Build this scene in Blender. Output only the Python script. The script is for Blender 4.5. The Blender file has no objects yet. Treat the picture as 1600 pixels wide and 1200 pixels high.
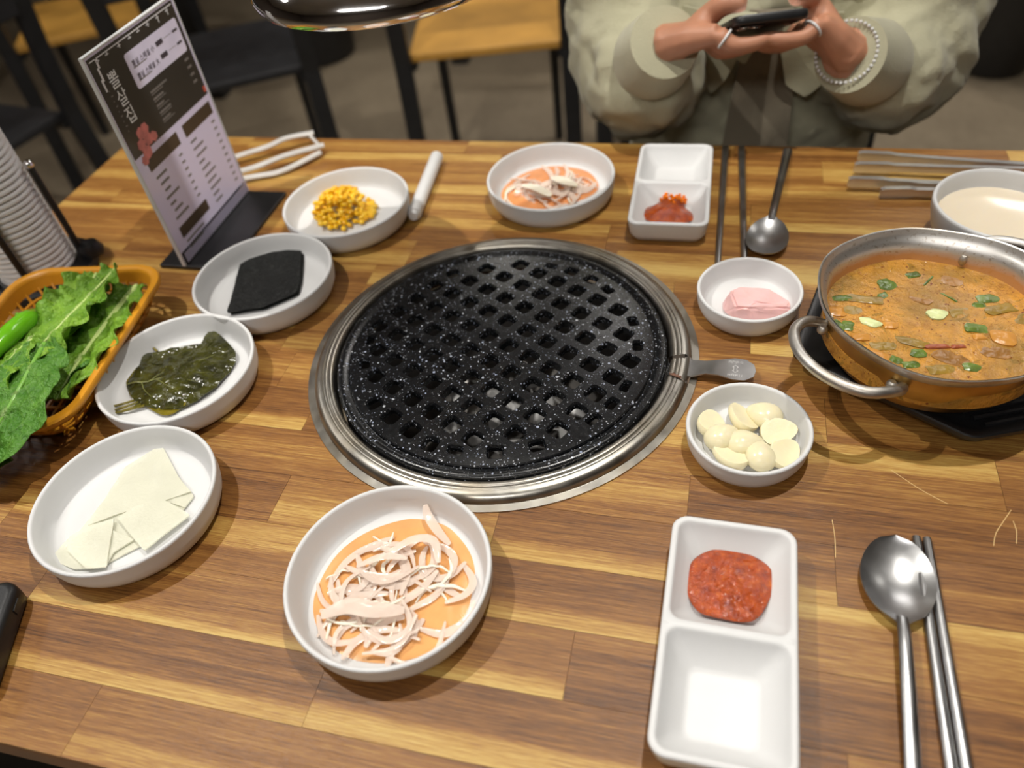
import bpy, bmesh, math, random
from mathutils import Vector, Matrix, noise
R_ = random.Random(7)
PI = math.pi
sc = bpy.context.scene
C = bpy.context.collection
T = 0.74                                   # height of the table top

# ------------------------------------------------------------------ camera, world, exposure, lights
cam_d = bpy.data.cameras.new('camera'); cam = bpy.data.objects.new('camera', cam_d); C.objects.link(cam)
yaw, pitch, roll = 0.33357, 0.78840, 0.14881
fwd = Vector((-math.sin(yaw)*math.cos(pitch), math.cos(yaw)*math.cos(pitch), -math.sin(pitch)))
rt0 = Vector((math.cos(yaw), math.sin(yaw), 0)); dn0 = fwd.cross(rt0)
rt = rt0*math.cos(roll)+dn0*math.sin(roll); dn = -rt0*math.sin(roll)+dn0*math.cos(roll)
M = Matrix((rt, -dn, -fwd)).transposed().to_4x4(); M.translation = Vector((0, 0, T+0.463))
cam.matrix_world = M
cam_d.sensor_width = 36; cam_d.lens = 1199.0/1600*36; cam_d.clip_start = .02
cam_d.dof.use_dof = True; cam_d.dof.focus_distance = 0.585; cam_d.dof.aperture_fstop = 3.8
sc.camera = cam
sc.view_settings.view_transform = 'Standard'; sc.view_settings.look = 'None'; sc.view_settings.gamma = 1
sc.view_settings.use_curve_mapping = False
sc.view_settings.exposure = 0.10
w = bpy.data.worlds.new('world'); sc.world = w; w.use_nodes = True
w.node_tree.nodes['Background'].inputs[0].default_value = (1.0, .97, .94, 1)
w.node_tree.nodes['Background'].inputs[1].default_value = 0.07

LAMPS = [  # x, y, power, label  (recessed ceiling spotlights)
    (0.13, 0.65, 58, 'recessed ceiling spotlight above the stew side of the near table'),
    (-0.92, 0.42, 58, 'recessed ceiling spotlight above the lettuce side of the near table'),
    (0.2, 2.9, 30, 'recessed ceiling spotlight over the aisle behind the seated person'),
    (-1.0, 3.2, 40, 'recessed ceiling spotlight over the plywood seat chairs'),
    (1.6, 1.6, 20, 'recessed ceiling spotlight over the aisle at the right')]
PANELS = [  # x, y, size x, size y, power, label  (unseen ceiling light panels, added for soft fill)
    (-0.25, -1.0, 1.2, .30, 12, 'white ceiling light panel added for fill behind the photographer'),
    (0.35, 2.35, 1.2, .30, 11, 'white ceiling light panel added for fill above the aisle behind the seated person'),
    (-2.5, 0.9, .30, 1.2, 5, 'white ceiling light panel added for fill at the left of the room')]
CEIL = 2.36

# ------------------------------------------------------------------ helpers
def link(o, parent=None):
    C.objects.link(o)
    if parent is not None: o.parent = parent
    return o
def tag(o, label=None, cat=None, group=None, kind=None):
    if label: o['label'] = label
    if cat: o['category'] = cat
    if group: o['group'] = group
    if kind: o['kind'] = kind
    return o
def thing(name, label, cat, loc=(0, 0, 0), rz=0, group=None):
    o = bpy.data.objects.new(name, None); link(o); o.location = loc; o.rotation_euler = (0, 0, rz)
    o.empty_display_size = .02
    return tag(o, label, cat, group)
class MB:
    def __init__(s): s.v = []; s.f = []; s.uv = None
    def add(s, vs, fs):
        b = len(s.v); s.v += [tuple(p) for p in vs]; s.f += [tuple(i+b for i in f) for f in fs]; return s
    def box(s, c, d, M3=None):
        x, y, z = d[0]/2, d[1]/2, d[2]/2
        vs = [Vector((a*x, b*y, e*z)) for e in (-1, 1) for a, b in ((-1, -1), (1, -1), (1, 1), (-1, 1))]
        if M3 is not None: vs = [M3 @ p for p in vs]
        vs = [p+Vector(c) for p in vs]
        return s.add(vs, [(3, 2, 1, 0), (4, 5, 6, 7), (0, 1, 5, 4), (1, 2, 6, 5), (2, 3, 7, 6), (3, 0, 4, 7)])
    def loft(s, loops, cap0=True, cap1=True, closed=True):
        n = len(loops[0]); vs = [p for l in loops for p in l]; fs = []
        for i in range(len(loops)-1):
            for j in range(n if closed else n-1):
                k = (j+1) % n; fs.append((i*n+j, i*n+k, (i+1)*n+k, (i+1)*n+j))
        if cap0: fs.append(tuple(range(n-1, -1, -1)))
        if cap1: fs.append(tuple((len(loops)-1)*n+j for j in range(n)))
        return s.add(vs, fs)
    def lathe(s, prof, n=48, c=(0, 0, 0), cap0=True, cap1=True, sx=1, sy=1):
        loops = [[(c[0]+r*sx*math.cos(2*PI*j/n), c[1]+r*sy*math.sin(2*PI*j/n), c[2]+z) for j in range(n)] for r, z in prof]
        return s.loft(loops, cap0, cap1)
    def tube(s, pts, rad, n=8, flat=1.0, up=None, caps=True):
        pts = [Vector(p) for p in pts]; loops = []
        m = len(pts); prev = None
        for i, p in enumerate(pts):
            t = (pts[min(i+1, m-1)]-pts[max(i-1, 0)]).normalized()
            u = Vector(up) if up is not None else (prev if prev is not None else (Vector((0, 0, 1)) if abs(t.z) < .9 else Vector((1, 0, 0))))
            a = t.cross(u)
            if a.length < 1e-6: a = t.cross(Vector((1, .1, .2)))
            a.normalize(); b = a.cross(t).normalized(); prev = b
            r = rad[i] if isinstance(rad, (list, tuple)) else rad
            loops.append([p+a*(r*math.cos(2*PI*j/n))+b*(r*flat*math.sin(2*PI*j/n)) for j in range(n)])
        return s.loft(loops, caps, caps)
    def ball(s, c, r, n=12, m=8, M3=None):
        rx, ry, rz = r if isinstance(r, (list, tuple)) else (r, r, r)
        loops = []
        for i in range(1, m):
            a = -PI/2+PI*i/m
            l = [Vector((rx*math.cos(a)*math.cos(2*PI*j/n), ry*math.cos(a)*math.sin(2*PI*j/n), rz*math.sin(a))) for j in range(n)]
            if M3 is not None: l = [M3 @ p for p in l]
            loops.append([p+Vector(c) for p in l])
        return s.loft(loops)
    def prism(s, poly, z0, z1):
        return s.loft([[(x, y, z0) for x, y in poly], [(x, y, z1) for x, y in poly]])
    def build(s, name, mat, parent=None, smooth=True, ang=40, loc=None):
        me = bpy.data.meshes.new(name); me.from_pydata(s.v, [], s.f); me.update()
        if smooth:
            me.polygons.foreach_set('use_smooth', [True]*len(me.polygons))
            me.set_sharp_from_angle(angle=math.radians(ang))
        if mat: me.materials.append(mat)
        o = bpy.data.objects.new(name, me); link(o, parent)
        if loc: o.location = loc
        return o
def copy_tree(o, parent=None):
    c = o.copy(); C.objects.link(c); c.parent = parent
    for ch in list(o.children): copy_tree(ch, c)
    return c
def cat(pts, n=6, closed=False):
    pts = [Vector(p) for p in pts]; m = len(pts); out = []
    for i in range(m if closed else m-1):
        if closed: a, b, c, d = pts[i-1], pts[i], pts[(i+1) % m], pts[(i+2) % m]
        else: a, b, c, d = pts[max(i-1, 0)], pts[i], pts[i+1], pts[min(i+2, m-1)]
        for k in range(n):
            t = k/n
            out.append(.5*((2*b)+(c-a)*t+(2*a-5*b+4*c-d)*t*t+(3*b-a-3*c+d)*t**3))
    if not closed: out.append(pts[-1])
    return out
def lerp(a, b, t): return a+(b-a)*t
def interp(tab, t):
    n = len(tab)-1; i = min(int(t*n), n-1); return lerp(tab[i], tab[i+1], t*n-i)
def rrect(x0, x1, y0, y1, r, k=5):
    rr = r if isinstance(r, (list, tuple)) else (r,)*4      # corners: ++ , -+ , -- , +-
    out = []
    for (cx, cy, a0, q) in ((x1, y1, 0, 0), (x0, y1, PI/2, 1), (x0, y0, PI, 2), (x1, y0, 1.5*PI, 3)):
        e = rr[q]; ox = cx-e if cx == x1 else cx+e; oy = cy-e if cy == y1 else cy+e
        for i in range(k+1):
            a = a0+PI/2*i/k; out.append((ox+e*math.cos(a), oy+e*math.sin(a)))
    return out
def resample(poly, n, smooth=True):
    p = cat([(x, y, 0) for x, y in poly], 8, True) if smooth else [Vector((x, y, 0)) for x, y in poly]
    p = p+[p[0]]; L = [0]
    for i in range(len(p)-1): L.append(L[-1]+(p[i+1]-p[i]).length)
    out = []; j = 0
    for i in range(n):
        d = L[-1]*i/n
        while L[j+1] < d: j += 1
        t = (d-L[j])/max(L[j+1]-L[j], 1e-9); q = p[j].lerp(p[j+1], t); out.append((q.x, q.y))
    return out
def blob(poly, top, bot, n=48, rings=7, smooth=True, center=None, mb=None):
    """star shaped solid: top(x, y, s) and bot(x, y, s), s = 0 centre .. 1 edge"""
    b = resample(poly, n, smooth)
    cx, cy = center or (sum(p[0] for p in b)/n, sum(p[1] for p in b)/n)
    mb = mb or MB(); vs = []; fs = []
    def lay(fn):
        base = len(vs); vs.append((cx, cy, fn(cx, cy, 0)))
        for i in range(1, rings+1):
            s = i/rings
            for x, y in b:
                X = lerp(cx, x, s); Y = lerp(cy, y, s); vs.append((X, Y, fn(X, Y, s)))
        return base
    A = lay(top); B = lay(bot)
    for base, fl in ((A, False), (B, True)):
        for j in range(n):
            k = (j+1) % n; f = (base, base+1+j, base+1+k); fs.append(f[::-1] if fl else f)
            for i in range(rings-1):
                a = base+1+i*n; f = (a+j, a+n+j, a+n+k, a+k); fs.append(f[::-1] if fl else f)
    a = A+1+(rings-1)*n; c = B+1+(rings-1)*n
    for j in range(n):
        k = (j+1) % n; fs.append((a+j, c+j, c+k, a+k))
    return mb.add(vs, fs)
def nz(x, y, z, s=1.0): return noise.noise(Vector((x*s, y*s, z*s)))
def bevel(o, w, seg=2):
    m = o.modifiers.new('bevel', 'BEVEL'); m.width = w; m.segments = seg; m.limit_method = 'ANGLE'; m.angle_limit = math.radians(40)
    return o

# ------------------------------------------------------------------ materials
class N:
    def __init__(s, name):
        s.m = bpy.data.materials.new(name); s.m.use_nodes = True; s.t = s.m.node_tree
        s.b = s.t.nodes['Principled BSDF']
    def n(s, ty, **kw):
        x = s.t.nodes.new(ty)
        for k, v in kw.items():
            if k in x.inputs.keys(): x.inputs[k].default_value = v
            else: setattr(x, k, v)
        return x
    def l(s, a, b): s.t.links.new(a, b)
    def coord(s, kind='Object', scale=None):
        c = s.n('ShaderNodeTexCoord'); o = c.outputs[kind]
        if scale:
            mp = s.n('ShaderNodeMapping'); mp.inputs['Scale'].default_value = scale; s.l(o, mp.inputs[0]); o = mp.outputs[0]
        return o
    def noise(s, vec, scale, detail=3, rough=.5, dist=0.0):
        x = s.n('ShaderNodeTexNoise'); x.inputs['Scale'].default_value = scale; x.inputs['Detail'].default_value = detail
        x.inputs['Roughness'].default_value = rough; x.inputs['Distortion'].default_value = dist
        if vec is not None: s.l(vec, x.inputs['Vector'])
        return x.outputs['Fac']
    def math(s, op, a, b=None, c=None, clamp=False):
        x = s.n('ShaderNodeMath', operation=op); x.use_clamp = clamp
        for i, v in enumerate((a, b, c)):
            if v is None: continue
            if isinstance(v, (int, float)): x.inputs[i].default_value = v
            else: s.l(v, x.inputs[i])
        return x.outputs[0]
    def ramp(s, fac, stops, interp='LINEAR'):
        x = s.n('ShaderNodeValToRGB'); e = x.color_ramp.elements; x.color_ramp.interpolation = interp
        while len(e) < len(stops): e.new(.5)
        for i, (p, c) in enumerate(stops):
            e[i].position = p; e[i].color = tuple(c)+(1,) if len(c) == 3 else c
        s.l(fac, x.inputs[0]); return x.outputs[0]
    def mix(s, fac, a, b):
        x = s.n('ShaderNodeMix', data_type='RGBA')
        for i, v in ((0, fac), (6, a), (7, b)):
            if isinstance(v, (int, float)): x.inputs[i].default_value = v
            elif isinstance(v, tuple): x.inputs[i].default_value = v+(1,) if len(v) == 3 else v
            else: s.l(v, x.inputs[i])
        return x.outputs[2]
    def bump(s, h, strength=.3, dist=.001):
        x = s.n('ShaderNodeBump'); x.inputs['Strength'].default_value = strength; x.inputs['Distance'].default_value = dist
        s.l(h, x.inputs['Height']); s.l(x.outputs[0], s.b.inputs['Normal'])
    def set(s, **kw):
        for k, v in kw.items():
            k = k.replace('_', ' ')
            i = s.b.inputs[k]
            if isinstance(v, (int, float)): i.default_value = v
            elif isinstance(v, tuple): i.default_value = v+(1,) if len(v) == 3 and i.type == 'RGBA' else v
            else: s.l(v, i)
        return s
def srgb(r, g, b):
    f = lambda c: (c/255/12.92) if c/255 <= .04045 else ((c/255+.055)/1.055)**2.4
    return (f(r), f(g), f(b))
MATS = {}
def plain(name, col, rough=.5, metal=0.0, var=.08, vs=30, bump=0, bs=200, **kw):
    if name in MATS: return MATS[name]
    x = N(name); co = x.coord()
    f = x.noise(co, vs, 3)
    lo = tuple(c*(1-var) for c in col); hi = tuple(min(1, c*(1+var)) for c in col)
    x.set(Base_Color=x.ramp(f, [(.3, lo), (.7, hi)]), Metallic=metal)
    x.set(Roughness=x.math('MULTIPLY_ADD', f, .1, rough-.05))
    if bump: x.bump(x.noise(co, bs, 3), bump, .001)
    if kw: x.set(**kw)
    MATS[name] = x.m; return x.m

def wood_material():
    x = N('butcher_block_laminate')
    uv = x.n('ShaderNodeUVMap'); uv.uv_map = 'UVMap'
    sp = x.n('ShaderNodeSeparateXYZ'); x.l(uv.outputs[0], sp.inputs[0]); u, v = sp.outputs[0], sp.outputs[1]
    oi = x.n('ShaderNodeObjectInfo'); sc_ = x.n('ShaderNodeSeparateColor'); x.l(oi.outputs['Color'], sc_.inputs[0])
    tone, spos, sstr = sc_.outputs
    seed = x.math('MULTIPLY', oi.outputs['Random'], 60.0)
    def vec(su, sv, z=1.0):
        c = x.n('ShaderNodeCombineXYZ'); x.l(x.math('MULTIPLY_ADD', u, su, seed), c.inputs[0])
        x.l(x.math('MULTIPLY', v, sv), c.inputs[1]); x.l(x.math('MULTIPLY', seed, z), c.inputs[2]); return c.outputs[0]
    broad = x.noise(vec(3.5, 2.2), 1.6, 4, .55, .6)
    band = x.noise(vec(1.6, 5.0, 1.7), 1.5, 4, .6, .3)
    fine = x.noise(vec(16, 34, 2.3), 1.0, 5, .7, .25)
    pore = x.noise(vec(75, 95, 3.1), 1.0, 3, .6)
    d = x.math('ABSOLUTE', x.math('SUBTRACT', x.math('MULTIPLY_ADD', x.math('SUBTRACT', broad, .5), .35, v), spos))
    st = x.n('ShaderNodeMapRange'); st.interpolation_type = 'SMOOTHSTEP'
    x.l(d, st.inputs[0]); st.inputs[1].default_value = .08; st.inputs[2].default_value = .34; st.inputs[3].default_value = 1; st.inputs[4].default_value = 0
    t = x.math('MULTIPLY_ADD', st.outputs[0], x.math('MULTIPLY', sstr, .55), tone)
    t = x.math('ADD', t, x.math('MULTIPLY', x.math('SUBTRACT', band, .5), .60))
    t = x.math('ADD', t, x.math('MULTIPLY', x.math('SUBTRACT', broad, .5), .35))
    t = x.math('ADD', t, x.math('MULTIPLY', x.math('SUBTRACT', fine, .5), 1.05))
    t = x.math('ADD', t, x.math('MULTIPLY', x.math('SUBTRACT', pore, .52), .85))
    col = x.ramp(t, [(.0, srgb(72, 42, 16)), (.25, srgb(116, 74, 33)), (.5, srgb(146, 100, 48)), (.75, srgb(178, 138, 70)), (1.0, srgb(200, 168, 96))])
    x.set(Base_Color=col, Roughness=x.math('MULTIPLY_ADD', pore, .18, .30), Specular_IOR_Level=.42)
    x.bump(x.math('MULTIPLY_ADD', pore, .8, x.math('MULTIPLY', fine, .5)), .35, .0006)
    return x.m
M_WOOD = wood_material()
M_EDGE = plain('table_edge_band', srgb(124, 84, 52), .45, var=.2, vs=40)
M_BLACKSTEEL = plain('black_powder_coated_steel', (.012, .012, .013), .45, var=.2)
M_WHITE = plain('white_melamine', (.68, .68, .68), .44, var=.02, Specular_IOR_Level=.36)
M_BLACKPL = plain('black_plastic', (.011, .011, .012), .38, var=.2, bump=.1, bs=900)
M_PLY = plain('plywood', srgb(196, 146, 66), .5, var=.18, vs=9)
M_SKIN = plain('skin', srgb(182, 128, 100), .5, var=.12, vs=30, Subsurface_Weight=.15, Subsurface_Radius=(.01, .004, .002), Subsurface_Scale=.4)
M_CHROME = plain('chrome', (.86, .86, .87), .09, 1.0, var=.03)

def steel(name, col=(.56, .55, .53), rough=.28, streak=(1, 1, 1), scale=60, grime=None):
    x = N(name); co = x.coord(scale=streak)
    f = x.noise(co, scale, 4); g = x.noise(x.coord(), 25, 4)
    base = x.ramp(f, [(.25, tuple(c*.8 for c in col)), (.75, col)])
    if grime: base = x.mix(x.ramp(g, [(.45, (0, 0, 0)), (.75, (.6, .6, .6))]), base, grime)
    x.set(Base_Color=base, Metallic=1.0, Roughness=x.math('MULTIPLY_ADD', f, .22, rough-.1))
    x.bump(f, .05, .0005)
    return x.m
M_STEEL = steel('brushed_stainless', (.66, .65, .63), .30)
M_SPOON = steel('satin_stainless', (.46, .46, .465), .32)
M_DULL = steel('dull_aluminium', (.66, .64, .61), .46, scale=120, grime=(.26, .17, .07))
M_GOLD = steel('gold_anodised_aluminium', (.56, .36, .12), .38, scale=90, grime=(.16, .09, .03))
M_RING = steel('worn_ring_steel', (.42, .40, .36), .32, scale=70, grime=(.34, .28, .19))

# ------------------------------------------------------------------ room
def structure(name, mb, mat, **kw):
    return tag(mb.build(name, mat, smooth=False, **kw), kind='structure')
def floor_mat():
    x = N('polished_concrete'); co = x.coord()
    f = x.noise(co, 2.2, 6, .6, .4); g = x.noise(co, 40, 3)
    t = x.math('MULTIPLY_ADD', g, .3, x.math('MULTIPLY', f, .8))
    x.set(Base_Color=x.ramp(t, [(.3, srgb(104, 92, 76)), (.75, srgb(150, 136, 114))]), Roughness=x.math('MULTIPLY_ADD', g, .15, .38))
    return x.m
M_FLOOR = floor_mat()
M_WALL = plain('dark_plaster', srgb(92, 80, 70), .8, var=.12, vs=4, bump=.2, bs=30)
M_CEIL = plain('dark_ceiling', srgb(168, 162, 154), .85, var=.08, vs=3)
XA, XB, YA, YB = -4.6, 3.2, -2.6, 5.6
structure('floor', MB().box(((XA+XB)/2, (YA+YB)/2, -.05), (XB-XA, YB-YA, .1)), M_FLOOR)
structure('ceiling', MB().box(((XA+XB)/2, (YA+YB)/2, CEIL+.05), (XB-XA, YB-YA, .1)), M_CEIL)
structure('wall_left', MB().box((XA-.05, (YA+YB)/2, CEIL/2), (.1, YB-YA, CEIL)), M_WALL)
structure('wall_right', MB().box((XB+.05, (YA+YB)/2, CEIL/2), (.1, YB-YA, CEIL)), M_WALL)
structure('wall_far', MB().box(((XA+XB)/2, YB+.05, CEIL/2), (XB-XA, .1, CEIL)), M_WALL)
structure('wall_near', MB().box(((XA+XB)/2, YA-.05, CEIL/2), (XB-XA, .1, CEIL)), M_WALL)
for nm, c, d in (('baseboard_far', ((XA+XB)/2, YB-.008, .05), (XB-XA, .016, .1)), ('baseboard_left', (XA+.008, (YA+YB)/2, .05), (.016, YB-YA, .1))):
    structure(nm, MB().box(c, d), M_EDGE)

def emissive(name, col, st):
    x = N(name); x.set(Base_Color=(.8, .8, .8), Emission_Color=col, Emission_Strength=st); return x.m
M_LED = emissive('led_lens', (1, .88, .74), 12)
for i, (lx, ly, pw, lab) in enumerate(LAMPS):
    t = thing('ceiling_spotlight', lab, 'spotlight', (lx, ly, CEIL), group='recessed ceiling spotlights')
    MB().lathe([(.058, -.002), (.058, -.010), (.048, -.012), (.044, -.004), (.044, -.002)], 32, cap0=False, cap1=False).build('trim_ring', M_WHITE, t)
    MB().lathe([(.0435, -.003), (.0435, -.005), (.02, -.007)], 32).build('lens', M_LED, t)
    ld = bpy.data.lights.new('spot_beam', 'SPOT'); ld.energy = pw*1.0; ld.color = (1.0, .965, .895)
    ld.spot_size = math.radians(150); ld.spot_blend = 1.0; ld.shadow_soft_size = .012 if i < 2 else .06
    lo = bpy.data.objects.new('spot_beam', ld); link(lo, t); lo.location = (0, 0, -.03)

for (lx, ly, sx_, sy_, pw, lab) in PANELS:
    t = thing('ceiling_fill_panel', lab, 'ceiling light', (lx, ly, CEIL), group='ceiling light panels added for fill')
    MB().box((0, 0, -.012), (sx_+.03, sy_+.03, .022)).build('housing', M_WHITE, t, smooth=False)
    MB().box((0, 0, -.0245), (sx_, sy_, .003)).build('diffuser', emissive('panel_diffuser', (1, .96, .92), 5), t, smooth=False)
    ld = bpy.data.lights.new('panel_fill', 'AREA'); ld.shape = 'RECTANGLE'; ld.size = sx_; ld.size_y = sy_; ld.energy = pw; ld.color = (1, .965, .925)
    lo = bpy.data.objects.new('panel_fill', ld); link(lo, t); lo.location = (0, 0, -.03)

# ------------------------------------------------------------------ dining table with stave top
TX0, TX1, TY0, TY1 = -.787, .453, .0884, .843
GX, GY, HR = -.1700, .4725, .158               # grill hole
def disc_hole_slab(mb, x0, x1, y0, y1, cx, cy, r, z0, z1, n=96):
    def rect(a):
        c, s = math.cos(a), math.sin(a); k = []
        if c > 1e-9: k.append((x1-cx)/c)
        if c < -1e-9: k.append((x0-cx)/c)
        if s > 1e-9: k.append((y1-cy)/s)
        if s < -1e-9: k.append((y0-cy)/s)
        t = min(k); return (cx+c*t, cy+s*t)
    ang = sorted([2*PI*i/n for i in range(n)]+[math.atan2(y-cy, x-cx) % (2*PI) for x in (x0, x1) for y in (y0, y1)])
    out = [rect(a) for a in ang]; inn = [(cx+r*math.cos(a), cy+r*math.sin(a)) for a in ang]
    L = lambda p, z: [(a, b, z) for a, b in p]
    mb.loft([L(inn, z0), L(out, z0), L(out, z1), L(inn, z1), L(inn, z0)], False, False)
    return mb
def make_stave(parent, x0, x1, y0, y1, zb, zt, tone, spos, sstr, hole=True):
    g = .00012; X0, X1, Y0, Y1 = x0+g, x1-g, y0+g, y1-g
    vs = []; fs = []
    xs = [X0, X1]
    if hole:
        for k in range(41): xs.append(GX-HR+2*HR*k/40)
        for yy in (Y0, Y1):
            if abs(yy-GY) < HR:
                d = math.sqrt(HR*HR-(yy-GY)**2); xs += [GX-d, GX+d]
    xs = sorted(set(round(a, 6) for a in xs if X0-1e-9 <= a <= X1+1e-9))
    def allowed(x):
        if not hole or abs(x-GX) >= HR: return None
        h = math.sqrt(max(0, HR*HR-(x-GX)**2)); return (GY-h, GY+h)
    def quad(xa, xb, ya0, ya1, yb0, yb1):
        if ya1-ya0 < 1e-7 and yb1-yb0 < 1e-7: return
        i = len(vs); vs.extend([(xa, ya0, zt), (xb, yb0, zt), (xb, yb1, zt), (xa, ya1, zt)]); fs.append((i, i+1, i+2, i+3))
    cl = lambda y: min(max(y, Y0), Y1)
    for a, b in zip(xs[:-1], xs[1:]):
        m = allowed((a+b)/2)
        if m is None or m[1] <= Y0 or m[0] >= Y1: quad(a, b, Y0, Y1, Y0, Y1); continue
        la = allowed(a) or (GY, GY); lb = allowed(b) or (GY, GY)
        if m[0] > Y0: quad(a, b, Y0, cl(la[0]), Y0, cl(lb[0]))
        if m[1] < Y1: quad(a, b, cl(la[1]), Y1, cl(lb[1]), Y1)
    if not fs: return None
    def inside(x, y): return hole and (x-GX)**2+(y-GY)**2 < HR*HR
    for (ax, ay, bx, by) in ((X0, Y0, X1, Y0), (X1, Y0, X1, Y1), (X1, Y1, X0, Y1), (X0, Y1, X0, Y0)):
        if inside(ax, ay) or inside(bx, by) or inside((ax+bx)/2, (ay+by)/2): continue
        i = len(vs); vs.extend([(ax, ay, zb), (bx, by, zb), (bx, by, zt), (ax, ay, zt)]); fs.append((i, i+1, i+2, i+3))
    me = bpy.data.meshes.new('stave'); me.from_pydata(vs, [], fs); me.update()
    uvl = me.uv_layers.new(name='UVMap')
    for lp in me.loops:
        p = vs[lp.vertex_index]; uvl.data[lp.index].uv = (p[0], (p[1]-y0)/.0452)
    me.materials.append(M_WOOD)
    o = bpy.data.objects.new('stave', me); link(o, parent); o.color = (tone, spos, sstr, 1)
    return o
table = thing('dining_table', 'butcher-block dining table with a round grill in its middle', 'table', (0, 0, 0))
top = bevel(disc_hole_slab(MB(), TX0, TX1, TY0, TY1, GX, GY, HR+.001, T-.032, T-.003).build('table_top', M_EDGE, table, smooth=False), .004, 3)
# row k -> list of (x_end, tone, streak position, streak strength)
ROWS = {0: [(-.62, .4, .5, .3), (-.356, .36, .1, .3), (-.02, .38, .2, .5), (.2, .5, .5, .3), (.5, .4, .3, .3)],
        1: [(-.60, .4, .5, .3), (-.213, .30, .0, .95), (.10, .26, .12, 1.0), (.36, .30, .9, .4), (.5, .45, .5, .3)],
        2: [(-.4517, .30, .5, .15), (-.06, .42, .0, .8), (.30, .25, .98, .25), (.5, .4, .5, .3)],
        3: [(-.52, .4, .3, .4), (-.20, .40, .75, .6), (.03, .30, .02, .9), (.32, .52, .98, .55), (.5, .3, .5, .3)],
        4: [(-.56, .4, .5, .3), (-.303, .27, .2, .2), (-.130, .50, .25, .5), (.10, .32, .06, .8), (.40, .30, .4, .2), (.5, .4, .5, .3)],
        5: [(-.50, .4, .5, .3), (-.25, .38, .5, .3), (.003, .46, .5, .4), (.32, .27, .9, .2), (.5, .4, .5, .3)],
        6: [(-.66, .4, .4, .4), (-.315, .28, .1, 1.0), (-.1, .30, .3, .2), (.2124, .50, .75, .55), (.5, .32, .8, .4)],
        7: [(-.6, .5, .5, .4), (-.36, .40, .6, .3), (-.1, .42, .5, .4), (.1, .46, .2, .4), (.33, .38, .4, .3), (.5, .4, .5, .3)],
        8: [(-.70, .4, .5, .3), (-.378, .48, .9, .5), (-.1, .45, .3, .4), (.1095, .40, .6, .3), (.3, .42, .5, .4), (.5, .5, .5, .3)],
        9: [(-.62, .42, .5, .4), (-.40, .40, .2, .4), (-.2, .40, .5, .4), (.043, .35, .8, .2), (.27, .50, .1, .7), (.5, .4, .5, .3)],
        10: [(-.7, .5, .5, .4), (-.5, .45, .5, .5), (-.33, .40, .9, .5), (-.17, .55, .5, .5), (-.027, .62, .5, .5), (.22, .30, .9, .3), (.5, .42, .4, .3)],
        11: [(-.64, .45, .1, .5), (-.44, .33, .5, .4), (-.3, .55, .3, .4), (-.087, .40, .5, .3), (.30, .68, .4, .5), (.5, .45, .5, .4)],
        12: [(-.60, .38, .95, .8), (-.38, .45, .5, .4), (-.1, .42, .8, .5), (.24, .36, .5, .25), (.5, .45, .3, .5)],
        13: [(-.72, .42, .5, .4), (-.45, .44, .3, .3), (-.2, .50, .5, .4), (.04, .45, .4, .4), (.33, .52, .08, .7), (.5, .45, .5, .4)],
        14: [(-.64, .44, .5, .5), (-.42, .62, .5, .3), (-.24, .50, .2, .6), (.03, .48, .5, .5), (.29, .44, .6, .5), (.5, .45, .5, .4)],
        15: [(-.7, .5, .5, .3), (-.48, .40, .5, .5), (-.25, .48, .8, .6), (.113, .45, .5, .3), (.26, .66, .4, .4), (.5, .40, .5, .3)],
        16: [(-.6, .46, .5, .4), (-.3, .42, .3, .4), (.02, .48, .7, .4), (.30, .34, .5, .2), (.5, .68, .4, .4)]}
for k in range(17):
    y0 = TY0+.0452*k; y1 = min(y0+.0452, TY1); x = TX0
    for xe, tone, sp_, ss in ROWS[k]:
        xe = min(xe, TX1)
        if xe-x > .005: make_stave(top, x, xe, y0, y1, T-.003, T, tone, sp_, ss)
        x = xe
for lx in (TX0+.06, TX1-.06):
    for ly in (TY0+.06, TY1-.06):
        MB().box((lx, ly, (T-.032)/2), (.05, .05, T-.032)).build('leg', M_BLACKSTEEL, table, smooth=False)
MB().box(((TX0+TX1)/2, TY0+.06, T-.06), (TX1-TX0-.17, .03, .05)).build('apron', M_BLACKSTEEL, table, smooth=False)
MB().box(((TX0+TX1)/2, TY1-.06, T-.06), (TX1-TX0-.17, .03, .05)).build('apron', M_BLACKSTEEL, table, smooth=False)

M_SCR = plain('scratch_mark', srgb(222, 190, 130), .5)
for P_ in ([(.2150, .3610), (.2080, .3500), (.2020, .3400), (.1990, .3300)], [(.2145, .3520), (.2150, .3440), (.2130, .3340)], [(.1420, .3850), (.1600, .3700), (.1760, .3600)], [(.1000, .3350), (.1010, .3200), (.1005, .3050)]):
    MB().tube([(p.x, p.y, T+.00002) for p in cat([(a, b, 0) for a, b in P_], 5)], .00022, 4, .2).build('scratch', M_SCR, top)

# ------------------------------------------------------------------ built-in grill
ring = thing('grill_ring', 'round stainless ring set into the table around the black grill plate', 'grill ring', (GX, GY, T))
prof = [(.1475, -.020), (.1475, .0035), (.1490, .0075), (.1505, .0085), (.1530, .0083), (.1535, .0078), (.1540, .0083), (.1565, .0085), (.1570, .0080),
        (.1575, .0085), (.1605, .0082), (.1635, .0066), (.1652, .0040), (.1660, .0018), (.1720, .0012), (.1722, .0003), (.150, .0003), (.150, -.020)]
MB().lathe(prof+[prof[0]], 128, cap0=False, cap1=False).build('ring_body', M_RING, ring, ang=50)
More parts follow.
